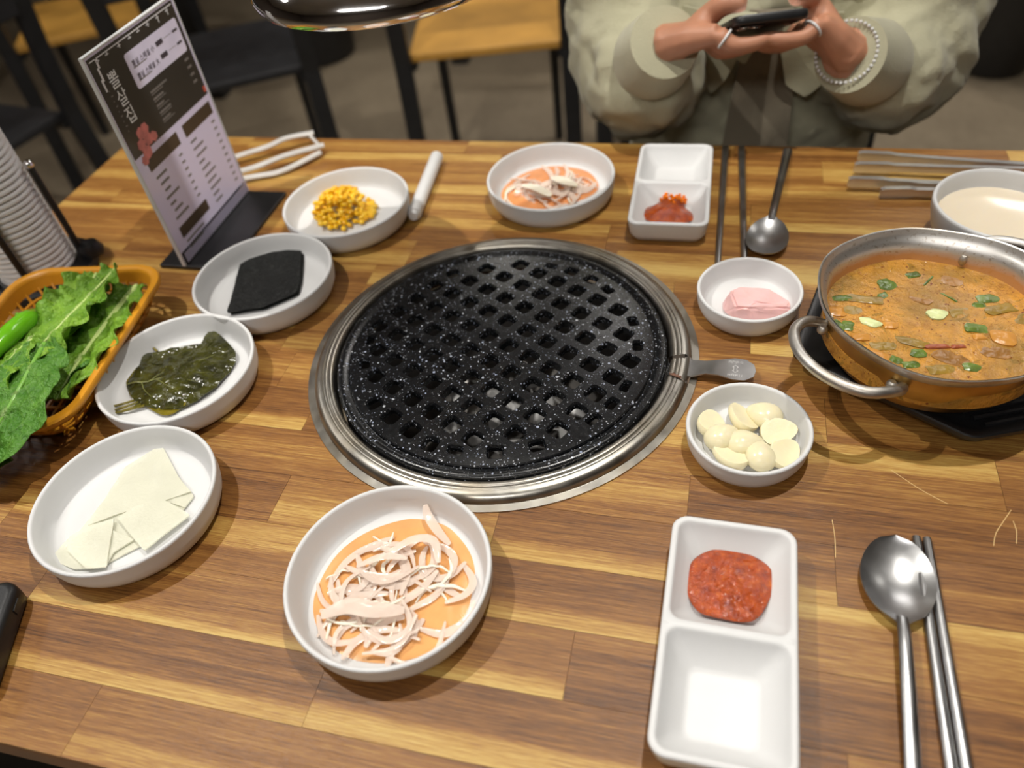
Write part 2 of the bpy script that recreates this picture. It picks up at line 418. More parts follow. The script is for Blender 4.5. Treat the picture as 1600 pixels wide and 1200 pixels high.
# pouring notch in the ring, on the lever side
ax = math.radians(-3)
def pol(r, a, z): return (r*math.cos(a), r*math.sin(a), z)
nb = MB()
loops = []
for r, z in ((.1462, .0060), (.1500, .0092), (.1600, .0092), (.1665, .0040)):
    wd = .030*(1 if r > .15 else .75)
    loops.append([pol(r, ax+wd/r*t, z-.003*(1-abs(t)*2 if abs(t) < .5 else 0)) for t in (-.5, -.46, -.25, 0, .25, .46, .5)])
nb.loft(loops, False, False, closed=False).build('pouring_notch', M_CHROME, ring, ang=25)
lev = MB()
# tab: neck then oval
outline = [(.160, .010), (.168, .0095), (.178, .0075), (.188, .0090), (.200, .0125), (.209, .0120), (.2155, .0070), (.217, 0), (.2155, -.0070), (.209, -.0120), (.200, -.0125), (.188, -.0090), (.178, -.0075), (.168, -.0095), (.160, -.010)]
def lz(x): return .0045 if x < .170 else (.0045+.004*min(1, (x-.170)/.012))
lv = [];
for dz in (0, .0012): lv.append([(x, y, lz(x)+dz) for x, y in outline])
n = len(outline); vs = lv[0]+lv[1]; fs = []
for j in range(n): fs.append((j, (j+1) % n, n+(j+1) % n, n+j))
for j in range(n//2):
    a, b, c, d = j, j+1, n-2-j, n-1-j
    if b < c: fs.append((n+a, n+d, n+c, n+b)); fs.append((a, b, c, d))
    elif b == c: fs.append((n+a, n+d, n+b)); fs.append((a, b, d))
lev.add(vs, fs)
lever = lev.build('damper_lever', M_SPOON, ring, ang=30); lever.rotation_euler = (0, 0, math.radians(-2))
M_ENGR = plain('engraving', (.75, .75, .74), .4, .6)
ar = MB()
zz = .00972
def strip(mb, p, q, wd, z=zz):
    p = Vector((p[0], p[1], z)); q = Vector((q[0], q[1], z)); d = (q-p).normalized(); s = Vector((-d.y, d.x, 0))*wd/2; u = Vector((0, 0, .0001))
    mb.add([p+s, p-s, q-s, q+s, p+s+u, p-s+u, q-s+u, q+s+u], [(0, 3, 2, 1), (4, 5, 6, 7), (0, 1, 5, 4), (1, 2, 6, 5), (2, 3, 7, 6), (3, 0, 4, 7)])
ap = [(.2010, .0042), (.2034, .0020), (.2022, .0020), (.2022, -.0020), (.2034, -.0020), (.2010, -.0042), (.1986, -.0020), (.1998, -.0020), (.1998, .0020), (.1986, .0020)]
for a, b in zip(ap, ap[1:]+ap[:1]): strip(ar, a, b, .0004)
ar.build('arrow_mark', M_ENGR, lever, smooth=False)
R2 = random.Random(3)
for sgn in (1, -1):
    gl = MB()
    for k in range(4):
        x0 = .1955+.0030*k; y0 = sgn*.0075-.0012
        for a, b in (((0, 0), (0, .0026)), ((0, .0026), (.0019, .0026)), ((.0019, .0026), (.0019, 0)), ((.0, .0013), (.0019, .0013))):
            if R2.random() < .8: strip(gl, (x0+a[0], y0+a[1]), (x0+b[0], y0+b[1]), .00035)
    gl.build('stamped_characters', M_ENGR, lever, smooth=False)

def enamel():
    x = N('speckled_black_enamel'); co = x.coord()
    def dots(scale, th, seedoff):
        v = x.n('ShaderNodeTexVoronoi', feature='F1'); v.inputs['Scale'].default_value = scale
        mp = x.n('ShaderNodeMapping'); mp.inputs['Location'].default_value = seedoff; x.l(co, mp.inputs[0]); x.l(mp.outputs[0], v.inputs['Vector'])
        wn = x.n('ShaderNodeTexWhiteNoise'); wn.noise_dimensions = '3D'; x.l(v.outputs['Color'], wn.inputs['Vector'])
        th_ = x.math('MULTIPLY', x.math('POWER', wn.outputs['Value'], 5.0), th)
        return x.math('LESS_THAN', v.outputs['Distance'], th_)
    d = x.math('MAXIMUM', dots(420, .40, (0, 0, 0)), x.math('MAXIMUM', dots(800, .36, (3, 1, 2)), dots(210, .26, (5, 2, 7))))
    tint = x.ramp(x.noise(co, 180, 2), [(.35, (.55, .63, .85)), (.65, (.80, .82, .86))])
    x.set(Base_Color=x.mix(x.math('MULTIPLY', d, .48), (.005, .0055, .0065), tint), Roughness=x.math('MULTIPLY_ADD', x.noise(co, 260, 4), .22, .14), Specular_IOR_Level=.5)
    x.bump(x.noise(co, 700, 3, .6), .18, .0005)
    return x.m
M_ENAMEL = enamel()
plate = thing('grill_plate', 'black speckled cast grill plate with rounded square holes', 'grill plate', (GX, GY, T))
def dome(r): return .0085-.0035*(r/.14)**2
pm = MB().lathe([(.004, .0015)]+[(r, .0015) for r in (.05, .10, .128)]+[(.1335, .0015), (.1345, .0030), (.1345, .0055), (.1335, .0066)]+[(r, dome(r)+.0015) for r in (.128, .11, .08, .05, .02, .004)], 96)
disc = pm.build('grate', M_ENAMEL, plate, ang=30)
cut = MB(); PITCH = .0238; th = math.radians(-29.0)
def rr_loop(cx, cy, hw, hh, r, z, ang_):
    c, s = math.cos(ang_), math.sin(ang_)
    return [(cx+x*c-y*s, cy+x*s+y*c, z) for x, y in rrect(-hw, hw, -hh, hh, r, 3)]
for i in range(-7, 8):
    for j in range(-7, 8):
        u, v = (i+.35)*PITCH, (j+.15)*PITCH
        cx, cy = u*math.cos(th)-v*math.sin(th), u*math.sin(th)+v*math.cos(th)
        r = math.hypot(cx, cy)
        if r > .1310: continue
        h = .0068; hh = .0068; a = th
        if r > .1195:                      # clipped border holes
            k = 1-(r-.1195)/.0115; a = math.atan2(cy, cx); h = .0022+.0040*k; hh = .0055; cx *= (.1205/r); cy *= (.1205/r)
        rad = min(h, hh)*.42
        cut.loft([rr_loop(cx, cy, h, hh, rad, -.01, a), rr_loop(cx, cy, h, hh, rad, dome(r)-.0005, a), rr_loop(cx, cy, h+.0013, hh+.0013, rad+.001, dome(r)+.0017, a), rr_loop(cx, cy, h+.004, hh+.004, rad+.003, dome(r)+.01, a)])
co_ = cut.build('cutter_tmp', None, plate, smooth=False)
bm_ = disc.modifiers.new('holes', 'BOOLEAN'); bm_.operation = 'DIFFERENCE'; bm_.object = co_; bm_.solver = 'EXACT'
bpy.context.view_layer.update()
dg = bpy.context.evaluated_depsgraph_get()
nm_ = bpy.data.meshes.new_from_object(disc.evaluated_get(dg))
disc.modifiers.clear(); old = disc.data; disc.data = nm_; bpy.data.meshes.remove(old)
cm = co_.data; bpy.data.objects.remove(co_); bpy.data.meshes.remove(cm)
nm_.polygons.foreach_set('use_smooth', [True]*len(nm_.polygons)); nm_.set_sharp_from_angle(angle=math.radians(24))
MB().lathe([(.1350, .0022), (.1350, .0050), (.1375, .0056), (.1395, .0070), (.1430, .0070), (.1452, .0055), (.1455, .0030), (.1440, .0016), (.1350, .0022)], 128, cap0=False, cap1=False).build('rim', M_ENAMEL, plate, ang=50)

pit = thing('brazier', 'dark steel fire bowl under the grill plate', 'brazier', (GX, GY, T-.14))
M_PIT = plain('sooty_steel', (.16, .15, .14), .4, .85, var=.5, vs=14)
MB().lathe([(.004, .0), (.100, .0), (.122, .012), (.140, .06), (.1462, .118), (.1445, .118), (.138, .062), (.120, .016), (.098, .004), (.004, .004)], 64).build('bowl', M_PIT, pit)
M_COAL = plain('ash_grey_charcoal', (.60, .59, .58), .45, var=.5, vs=26, bump=.5, bs=120)
coals = []
def chunk(seed, s):
    r = random.Random(seed); bm = bmesh.new()
    for _ in range(12):
        d = Vector((r.gauss(0, 1), r.gauss(0, 1), r.gauss(0, 1))).normalized(); bm.verts.new((d.x*s*1.5, d.y*s*.9, d.z*s*.75))
    g = bmesh.ops.convex_hull(bm, input=bm.verts)
    bmesh.ops.bevel(bm, geom=list(bm.edges), offset=s*.12, segments=1, affect='EDGES')
    me = bpy.data.meshes.new('charcoal_lump'); bm.to_mesh(me); bm.free(); me.materials.append(M_COAL); return me
cms = [chunk(s, .0120) for s in range(5)]
for k in range(24):
    rr = .088*math.sqrt((k+.5)/24); a = k*2.39996
    o = bpy.data.objects.new('charcoal_lump', cms[k % 5]); link(o)
    o.location = (GX+rr*math.cos(a), GY+rr*math.sin(a), T-.122+R_.uniform(0, .004)); o.rotation_euler = (R_.uniform(-.4, .4), R_.uniform(-.4, .4), R_.uniform(0, 6))
    tag(o, 'ash grey charcoal lump glimpsed through the holes of the grill plate', 'charcoal', 'charcoal lumps under the grill plate')

# ------------------------------------------------------------------ white dishes
def dish_mesh(R, h, rb, fl):
    t = .0036
    p = [(.004, .0012), (rb-.006, .0012), (rb-.005, 0), (rb-.001, 0), (rb, .0012), (lerp(rb, R, .45), .0045), (lerp(rb, R, .78), .010), (lerp(rb, R, .93), .017), (R-.0003, h-.0030), (R, h-.0016), (R-.0006, h-.0004), (R-.0017, h), (R-.0028, h-.0004), (R-t, h-.0018)]
    p += [(R-t-.0012, h*.62), (R-t-.0032, h*.42), (lerp(fl, R-t, .45), h*.25), (fl+.001, .0052), (fl-.004, .0042), (fl*.5, .0040), (.004, .0040)]
    return p
def dish(label, x, y, R=.0695, h=.028, rb=.061, fl=.0575):
    o = MB().lathe(dish_mesh(R, h, rb, fl), 72).build('side_dish', M_WHITE, None, ang=60); o.location = (x, y, T)
    return tag(o, label, 'dish', 'round white side dishes')
dish('white round dish holding the near onion salad, below the grill', -.1855, .2315)
dish('white round dish holding translucent white radish slices', -.4080, .2590)
dish('white round dish holding the dark pickled perilla leaves', -.4440, .3945)
dish('white round dish holding the black seaweed sheets', -.4235, .5270)
dish('white round dish holding yellow corn', -.3880, .6610)
dish('white round dish holding the far onion salad, beyond the grill', -.1720, .7240)
dish('small white round dish holding peeled garlic cloves', .0413, .3925, .0453, .024, .0385, .034)
dish('small white round dish holding one pink lump', .0390, .5540, .0450, .024, .0385, .034)
DZ = T+.0042     # inner floor of a dish

# ------------------------------------------------------------------ dish contents
def pts(*a): return list(a)
def wet(name, col, rough=.25, var=.15, vs=60, bump=.3, bs=160, trans=0.0, sss=.0, **kw):
    x = N(name); co = x.coord(); f = x.noise(co, vs, 4)
    x.set(Base_Color=x.ramp(f, [(.3, tuple(c*(1-var) for c in col)), (.7, tuple(min(1, c*(1+var)) for c in col))]), Roughness=rough)
    if bump: x.bump(x.noise(co, bs, 4), bump, .0015)
    if trans: x.set(Alpha=1-trans)
    if sss: x.set(Subsurface_Weight=sss, Subsurface_Radius=(.006, .005, .003), Subsurface_Scale=.5)
    if kw: x.set(**kw)
    return x.m
M_RADISH = wet('pickled_radish', srgb(238, 237, 218), .13, .04, 40, .35, 420, .36, 0)
S = [([(-.4250, .3160), (-.3900, .2900), (-.3740, .2800), (-.3690, .2620), (-.3850, .2320), (-.4050, .2120), (-.4300, .2070), (-.4440, .2200), (-.4420, .2500), (-.4390, .2850)], .0002, 'widest radish slice lying flat under the whole pile'),
     ([(-.4237, .3228), (-.3885, .2922), (-.3715, .2816), (-.3872, .272), (-.4206, .2528), (-.4381, .2391), (-.4391, .2641), (-.4412, .2966)], .0022, 'large pale radish slice spread towards the grill side of its dish'),
     ([(-.4088, .306), (-.3861, .2911), (-.3684, .2792), (-.3697, .2677), (-.4053, .2736)], .0008, 'pale radish slice peeking out at the right under the large slice'),
     ([(-.4501, .2088), (-.4466, .2276), (-.4349, .2375), (-.4204, .2398), (-.4017, .2105), (-.4244, .2042)], .0012, 'flat radish slice lowest at the near left of the dish'),
     ([(-.4171, .2397), (-.3926, .2343), (-.402, .2212), (-.4016, .2111)], .0024, 'small radish wedge showing between the two folded slices'),
     ([(-.4186, .2476), (-.3991, .2091), (-.4143, .2053), (-.438, .2166), (-.4445, .2273), (-.4346, .2396)], .0040, 'folded radish slice at the near left on top of the pile'),
     ([(-.4161, .2487), (-.4082, .261), (-.3871, .2699), (-.3592, .2603), (-.3778, .2258)], .0046, 'fan shaped radish slice at the right on top of the pile')]
for i, (pl, z, lab) in enumerate(S):
    f = lambda x, y, s, z=z, i=i: DZ+z+.0009*nz(x, y, i*3.1, 60)+.0005
    o = blob(pl, lambda x, y, s: f(x, y, s)+.0011, lambda x, y, s: f(x, y, s), 60, 8, smooth=False).build('radish_slice', M_RADISH, ang=50)
    tag(o, lab, 'radish', 'radish slices')
# perilla
def leaf_mat(name, c0, c1, rough=.22, bs=120, bst=.8):
    x = N(name); co = x.coord(); f = x.noise(co, 70, 4, .6); g = x.noise(co, bs, 3)
    x.set(Base_Color=x.ramp(f, [(.3, c0), (.75, c1)]), Roughness=rough, Specular_IOR_Level=.6); x.bump(g, bst, .003); return x.m
M_PER = leaf_mat('pickled_perilla', srgb(32, 33, 14), srgb(74, 74, 24), .2)
M_PER2 = leaf_mat('pickled_perilla_light', srgb(88, 84, 18), srgb(128, 112, 26), .25)
M_VEIN = wet('perilla_vein', srgb(116, 118, 62), .3)
leaf1 = [(-.4966, .3845), (-.4972, .4052), (-.5004, .4198), (-.4843, .4261), (-.4654, .4349), (-.4479, .4402), (-.44, .4445), (-.4531, .4560), (-.4427, .4560), (-.424, .4440), (-.4109, .4325), (-.4069, .4203), (-.4074, .4058), (-.4088, .3935), (-.4127, .3832), (-.4215, .3705), (-.4321, .3615), (-.4534, .3596), (-.4739, .3636), (-.487, .3737)]
def pz(x, y, s): return DZ+.0068+.0022*nz(x, y, .3, 75)+.0012*nz(x, y, 1.7, 190)+.010*max(0, s-.62)**1.4*(1 if y > .41+.35*(x+.45) else .15)-.004*s
t = thing('perilla_leaf', 'dark glossy pickled perilla leaf on top, tip curled up', 'leaf', (0, 0, 0), group='pickled perilla leaves')
blob(leaf1, lambda x, y, s: pz(x, y, s)+.0008, lambda x, y, s: pz(x, y, s), 110, 14, center=(-.452, .402)).build('blade', M_PER, t, ang=60)
def vein(path, r, par, mat, nm='vein', dz=.0010, zf=pz):
    q = cat([(a, b, 0) for a, b in path], 6); c0 = (-.452, .402)
    MB().tube([(p.x, p.y, zf(p.x, p.y, .45)+dz) for p in q], [lerp(r, r*.3, i/(len(q)-1)) for i in range(len(q))], 6, .6).build(nm, mat, par)
vein([(-.4935, .3819), (-.4772, .388), (-.4586, .3985), (-.4444, .4120), (-.4302, .4280)], .0008, t, M_VEIN, 'midrib')
for a in ([(-.4772, .388), (-.470, .398), (-.468, .412)], [(-.4586, .3985), (-.452, .409), (-.450, .424)], [(-.470, .391), (-.455, .385), (-.440, .380)], [(-.4586, .3985), (-.444, .394), (-.428, .393)], [(-.450, .4065), (-.436, .404), (-.422, .406)], [(-.482, .386), (-.472, .376), (-.460, .369)]):
    vein(a, .0005, t, M_VEIN)
def pz2(x, y, s): return DZ+.0020+.0012*nz(x, y, 5.3, 80)
t = thing('perilla_leaf', 'yellow-olive pickled perilla leaf under the dark one with bundled stems', 'leaf', (0, 0, 0), group='pickled perilla leaves')
blob([(-.5011, .3889), (-.5005, .4079), (-.4926, .410), (-.470, .412), (-.440, .395), (-.4250, .372), (-.4301, .3620), (-.4338, .3565), (-.4416, .3536), (-.4578, .3589), (-.482, .3690), (-.4920, .3773)], lambda x, y, s: pz2(x, y, s)+.0008, lambda x, y, s: pz2(x, y, s), 80, 8).build('blade', M_PER2, t, ang=60)
for a, b in (((-.476, .366), (-.4960, .3560)), ((-.472, .364), (-.4930, .3510)), ((-.468, .362), (-.4900, .3470)), ((-.464, .361), (-.488, .3500))):
    MB().tube(cat([(a[0], a[1], DZ+.004), ((a[0]+b[0])/2, (a[1]+b[1])/2-.001, DZ+.0038), (b[0], b[1], DZ+.003)], 4), .0011, 6).build('stem', M_PER2, t)
t = thing('perilla_leaf', 'pickled perilla leaf whose stem sticks out towards the basket', 'leaf', (0, 0, 0), group='pickled perilla leaves')
blob([(-.4990, .4180), (-.4843, .4285), (-.4654, .4369), (-.450, .4400), (-.452, .420), (-.480, .410)], lambda x, y, s: DZ+.0050, lambda x, y, s: DZ+.0042, 40, 4).build('blade', M_PER, t)
MB().tube(cat([(-.4905, .4260, DZ+.005), (-.503, .4330, DZ+.007), (-.5140, .4400, DZ+.0125)], 5), [.0013]*11, 6).build('stem', M_PER2, t)
# seaweed
M_GIM = wet('roasted_seaweed', (.006, .0065, .0055), .5, .5, 120, 1.0, 260)
x = N('roasted_seaweed_flecked'); co = x.coord(); g = x.noise(co, 420, 4, .7)
x.set(Base_Color=x.ramp(g, [(.60, (.004, .0045, .004)), (.72, (.14, .14, .13))]), Roughness=.40, Specular_IOR_Level=.25); x.bump(x.noise(co, 210, 4, .7), 1.0, .002); M_GIM1 = x.m  # glossy specks put into the base colour as pale flecks
gp = [(-.4808, .5845), (-.4152, .5943), (-.3948, .5429), (-.3905, .5254), (-.4156, .5006), (-.4491, .4886), (-.4575, .5163)]
gl_ = [('black seaweed sheet lowest in its stack', .0, .0012, -.0015), ('black seaweed sheet in the middle of its stack', .0016, -.001, .001), ('black seaweed sheet on top of its stack, glossy specks painted as pale flecks', .0034, 0, 0)]
for i, (lab, z, dx, dy) in enumerate(gl_):
    ff = lambda x, y, s, i=i, z=z: DZ+.0012+z+.0010*nz(x, y, i*2.0, 90)+.0045*max(0, (y-.555)/.04)**2*.35
    o = blob([(a+dx, b+dy-.0015*i) for a, b in gp], lambda x, y, s: ff(x, y, s)+.0006, lambda x, y, s: ff(x, y, s), 70, 9, smooth=False).build('seaweed_sheet', M_GIM1 if i == 2 else M_GIM, ang=60)
    tag(o, lab, 'seaweed', 'stacked seaweed sheets')
# corn
x = N('corn_kernels'); co = x.coord(); g = x.noise(co, 130, 2)
x.set(Base_Color=x.ramp(g, [(.3, srgb(226, 160, 6)), (.55, srgb(246, 196, 18)), (.8, srgb(240, 208, 110))]), Roughness=.3); M_CORN = x.m
cb = MB(); rc = random.Random(5)
cpoly = [(-.4394, .7051), (-.4255, .7127), (-.4074, .7083), (-.3934, .701), (-.3801, .6951), (-.3663, .6855), (-.3597, .6655), (-.3661, .6502), (-.3826, .6363), (-.4100, .6340), (-.4241, .6435), (-.4295, .6762)]
def inpoly(x, y, P):
    c = False
    for (a, b), (d, e) in zip(P, P[1:]+P[:1]):
        if (b > y) != (e > y) and x < (d-a)*(y-b)/(e-b)+a: c = not c
    return c
placed = []; tries = 0
while len(placed) < 190 and tries < 9000:
    tries += 1; a, b = rc.uniform(-.441, -.358), rc.uniform(.632, .714)
    if not inpoly(a, b, cpoly): continue
    hgt = max(0, 1-math.hypot((a+.407)/.034, (b-.672)/.042)**2)*.020
    z = DZ+.0035+rc.uniform(0, 1)**.5*hgt
    if any((a-p[0])**2+(b-p[1])**2+(z-p[2])**2 < .0042**2 for p in placed): continue
    placed.append((a, b, z))
    Mr = Matrix.Rotation(rc.uniform(0, 6), 3, 'Z') @ Matrix.Rotation(rc.uniform(-.9, .9), 3, 'X')
    cb.ball((a, b, z), (.0042, .0033, .0026), 7, 5, Mr)
tag(cb.build('sweetcorn', M_CORN, ang=80), 'pile of bright yellow sweetcorn kernels in a white dish', 'corn', kind='stuff')
# onion salads
M_BROTH = wet('onion_dressing', srgb(224, 166, 106), .10, .10, 50, .05, 90, .0)
M_BROTH2 = wet('onion_dressing_red', srgb(226, 152, 98), .12, .15, 60, .1, 90, .0)
M_ONION = wet('sliced_onion', srgb(246, 228, 214), .12, .05, 60, .15, 240, .42, 0)
M_ONION2 = wet('white_mushroom_strip', srgb(244, 234, 214), .35, .05, 60, .15, 240, 0, .3)
pool = [(-.1921, .2869), (-.164, .2889), (-.151, .2782), (-.137, .262), (-.1319, .2383), (-.133, .2097), (-.1486, .1903), (-.1762, .1791), (-.2049, .1802), (-.2328, .1988), (-.2391, .2229), (-.2351, .2505), (-.2188, .2721)]
pool2 = [(-.2265, .7407), (-.2096, .7656), (-.1865, .7795), (-.1615, .7790), (-.1378, .7691), (-.1229, .743), (-.127, .7233), (-.1516, .7029), (-.1811, .6917), (-.2113, .6991), (-.2276, .7141)]
tag(blob(pool, lambda x, y, s: DZ+.0016-.0012*s**6, lambda x, y, s: DZ-.0001, 60, 6).build('onion_dressing', M_BROTH), 'orange dressing pooled in the near onion salad dish', 'sauce')
tag(blob(pool2, lambda x, y, s: DZ+.0022-.0016*s**6, lambda x, y, s: DZ-.0001, 60, 6).build('onion_dressing', M_BROTH2), 'reddish dressing pooled in the far onion salad dish', 'sauce')
def ribbon(path, wd, th, name, mat, tilt=.3, wave=0):
    q = cat(path, 5); m = len(q); mb = MB(); loops = []
    for i, p in enumerate(q):
        t = (q[min(i+1, m-1)]-q[max(i-1, 0)]).normalized(); s = t.cross(Vector((0, 0, 1))).normalized()
        nrm = s.cross(t).normalized(); s2 = s*math.cos(tilt)+nrm*math.sin(tilt); n2 = nrm*math.cos(tilt)-s*math.sin(tilt)
        k = math.sin(PI*(.06+.88*i/(m-1)))**.55*wd/2; p2 = p+n2*wave*math.sin(i*1.3)
        loops.append([p2+s2*k*math.cos(2*PI*j/8)+n2*(th/2*math.sin(2*PI*j/8)+.25*k*math.cos(2*PI*j/8)**2) for j in range(8)])
    return mb.loft(loops).build(name, mat, ang=70)
def clampdish(p, cx, cy, rmax):
    d = math.hypot(p[0]-cx, p[1]-cy)
    if d > rmax: k = rmax/d; return (cx+(p[0]-cx)*k, cy+(p[1]-cy)*k)
    return p
def onion_salad(cx, cy, ax, ay, count, seed, lab, grp, mid=(0, 0)):
    r = random.Random(seed)
    for k in range(count):
        rr = math.sqrt(r.random()); a = r.uniform(0, 2*PI)
        mx, my = cx+mid[0]+rr*ax*math.cos(a), cy+mid[1]+rr*ay*math.sin(a)
        L = r.uniform(.022, .048); d = r.gauss(.45, .9); cv = r.choice((-1, 1))*r.uniform(.15, .95)
        z0 = DZ+.0020+.0085*(1-rr)*(k/count)+r.uniform(0, .0025)
        P_ = []
        for t_ in (-.5, -.25, 0, .25, .5):
            q = (mx+L*t_*math.cos(d)-cv*L*(.25-t_*t_)*4*.5*math.sin(d), my+L*t_*math.sin(d)+cv*L*(.25-t_*t_)*4*.5*math.cos(d))
            q = clampdish(q, cx, cy, .0585); P_.append((q[0], q[1], z0+r.uniform(-.0010, .0012)))
        mush = r.random() < .2
        o = ribbon(P_, r.uniform(.0022, .003) if mush else r.uniform(.0036, .0072), .0015, 'onion_slice', M_ONION2 if mush else M_ONION, r.uniform(-.5, .5), .0006 if mush else 0)
        tag(o, lab, 'onion', grp)
onion_salad(-.1855, .2315, .040, .040, 64, 11, 'translucent pale onion slice tangled in the near onion salad', 'onion slices of the near salad', (.004, -.006))
onion_salad(-.1720, .7240, .036, .030, 34, 23, 'pale onion slice tangled in the far onion salad', 'onion slices of the far salad', (-.002, .004))
for P_, wd, lab in (([(-.1800, .3000-.008, DZ+.013), (-.1765, .285, DZ+.009), (-.166, .275, DZ+.006), (-.156, .268, DZ+.004)], .007, 'long onion slice whose pointed tip stands up at the far rim of the near dish'),
                    ([(-.230, .222, DZ+.003), (-.225, .243, DZ+.003), (-.212, .258, DZ+.003), (-.198, .268, DZ+.003)], .006, 'long curved onion slice lying alone along the left of the near dish'),
                    ([(-.225, .200, DZ+.006), (-.207, .207, DZ+.011), (-.188, .207, DZ+.012), (-.170, .212, DZ+.009)], .013, 'widest flat onion slice on top of the near salad'),
                    ([(-.196, .248, DZ+.009), (-.182, .262, DZ+.0115), (-.166, .2645, DZ+.0115), (-.158, .250, DZ+.009)], .007, 'hooked onion slice arched over the near salad'),
                    ([(-.214, .238, DZ+.008), (-.197, .247, DZ+.011), (-.180, .249, DZ+.010)], .006, 'white straight onion slice left of the hooked one')):
    tag(ribbon(P_, wd, .0018, 'onion_slice', M_ONION, .12), lab, 'onion', 'onion slices of the near salad')
for P_, wd, lab in (([(-.203, .722, DZ+.010), (-.187, .713, DZ+.012), (-.168, .703, DZ+.010)], .014, 'broad white onion slice lying across the front of the far salad'),
                    ([(-.172, .742, DZ+.010), (-.160, .727, DZ+.013), (-.143, .725, DZ+.010)], .017, 'broad curved onion slice at the right of the far salad')):
    tag(ribbon(P_, wd, .0018, 'onion_slice', M_ONION2, .15), lab, 'onion', 'onion slices of the far salad')
# garlic
M_GAR = wet('peeled_garlic', srgb(240, 230, 194), .25, .05, 70, .12, 220, .05, .35)
GARL = [(.0148, .4024, 95, 0, 'flat cut garlic half at the left of the dish'), (.0372, .4111, 128, 0, 'garlic half with a long cut face at the middle back of the dish'), (.0534, .4152, 160, 1, 'smooth garlic clove furthest back in the dish'),
        (.0235, .3897, 40, 1, 'rounded garlic clove leaning on the left cut half'), (.0640, .3999, 20, 0, 'large garlic half with a rough cut face at the right'), (.0400, .3856, 10, 1, 'low garlic clove half buried in the middle'),
        (.0298, .3721, 155, 0, 'garlic half nearest the front left rim'), (.0504, .3760, 100, 1, 'glossy upright garlic clove at the front middle'), (.0680, .3800, 60, 0, 'round garlic slice at the front right rim')]
for i, (gx, gy, ad, ro, lab) in enumerate(GARL):
    bm = bmesh.new(); bmesh.ops.create_uvsphere(bm, u_segments=20, v_segments=12, radius=1)
    for v in bm.verts:
        x_, y_, z_ = v.co; k = 1-.28*x_; v.co = Vector((x_*.0142, y_*.0108*k, z_*.0082*k+.0014*(1-x_*x_)))
    if not ro:
        bmesh.ops.bisect_plane(bm, geom=bm.verts[:]+bm.edges[:]+bm.faces[:], plane_co=(0, -.001, .0025), plane_no=(0, -.35, 1), clear_outer=True)
        bmesh.ops.holes_fill(bm, edges=[e for e in bm.edges if e.is_boundary])
    me = bpy.data.meshes.new('garlic_clove'); bm.to_mesh(me); bm.free()
    me.polygons.foreach_set('use_smooth', [True]*len(me.polygons)); me.set_sharp_from_angle(angle=math.radians(45)); me.materials.append(M_GAR)
    o = bpy.data.objects.new('garlic_clove', me); link(o); o.location = (gx, gy, DZ+(.0072 if ro else .0078)); o.rotation_euler = (R_.uniform(-.2, .2), R_.uniform(-.2, .2), math.radians(ad))
    tag(o, lab, 'garlic', 'peeled garlic cloves')
# pink lump
M_PINK = wet('pink_paste', srgb(232, 186, 184), .35, .06, 60, .25, 140, 0, .3)
bm = bmesh.new()
for q in [(.0225, .5515, .017), (.0300, .5570, .018), (.0555, .5590, .017), (.0735, .5470, .0135), (.0725, .5390, .0125), (.0470, .5365, .0165), (.0290, .5320, .0150), (.0400, .5320, .0150)]: bm.verts.new((q[0], q[1], DZ+q[2]*1.12-.002))
for q in [(.0165, .5535), (.0275, .5600), (.0570, .5620), (.0770, .5490), (.0750, .5370), (.0450, .5300), (.0270, .5330), (.0185, .5400)]: bm.verts.new((q[0], q[1], DZ+.0004))
bmesh.ops.convex_hull(bm, input=bm.verts); bmesh.ops.bevel(bm, geom=list(bm.edges), offset=.0016, segments=2, affect='EDGES')
bmesh.ops.triangulate(bm, faces=bm.faces); bmesh.ops.subdivide_edges(bm, edges=[e for e in bm.edges if e.calc_length() > .006], cuts=2, use_grid_fill=True)
for v in bm.verts:
    if v.co.z > DZ+.001: v.co += v.normal*.0007*nz(v.co.x, v.co.y, v.co.z, 180)
me = bpy.data.meshes.new('pink_lump'); bm.to_mesh(me); bm.free(); me.polygons.foreach_set('use_smooth', [True]*len(me.polygons)); me.set_sharp_from_angle(angle=math.radians(38)); me.materials.append(M_PINK)
o = bpy.data.objects.new('pink_lump', me); link(o); tag(o, 'pink smooth chunk of food in the small white dish', 'food')

# ------------------------------------------------------------------ two-compartment sauce dishes
def sauce_dish_mesh():
    W, L, h = .0395, .0785, .025; mb = MB()
    for sg in (1, -1):
        def loop(ix, z, mid, r):
            y0, y1 = (mid, L-ix) if sg > 0 else (-(L-ix), -mid)
            rs = (r, r, mid and r or .0003, mid and r or .0003) if sg > 0 else (mid and r or .0003, mid and r or .0003, r, r)
            return [(a, b, z) for a, b in rrect(-(W-ix), W-ix, y0, y1, rs, 5)]
        lo_ = [loop(.0085, 0, 0, .008), loop(.0060, .0010, 0, .009), loop(.0022, .008, 0, .010), loop(.0002, h-.003, 0, .0105), loop(0, h-.0016, 0, .0105), loop(.0006, h-.0004, 0, .010), loop(.0016, h, 0, .010),
               loop(.0034, h, .0020, .008), loop(.0044, h-.0008, .0030, .0075), loop(.0052, h-.0026, .0038, .0070), loop(.0085, h*.66, .0072, .0072), loop(.0135, h*.40, .0120, .0072), loop(.0172, .0060, .0158, .0068), loop(.0186, .0046, .0172, .0062), loop(.0210, .0042, .0196, .0050)]
        mb.loft(lo_, True, True)
    return mb
sd = sauce_dish_mesh().build('sauce_dish', M_WHITE, None, ang=55); sd.location = (.0325, .2275, T); sd.rotation_euler = (0, 0, math.radians(-.8))
tag(sd, 'near white two-compartment sauce dish beside the big spoon', 'sauce dish', 'white two-compartment sauce dishes')
sd2 = sd.copy(); link(sd2); sd2.location = (-.0415, .722, T); sd2.rotation_euler = (0, 0, math.radians(1))
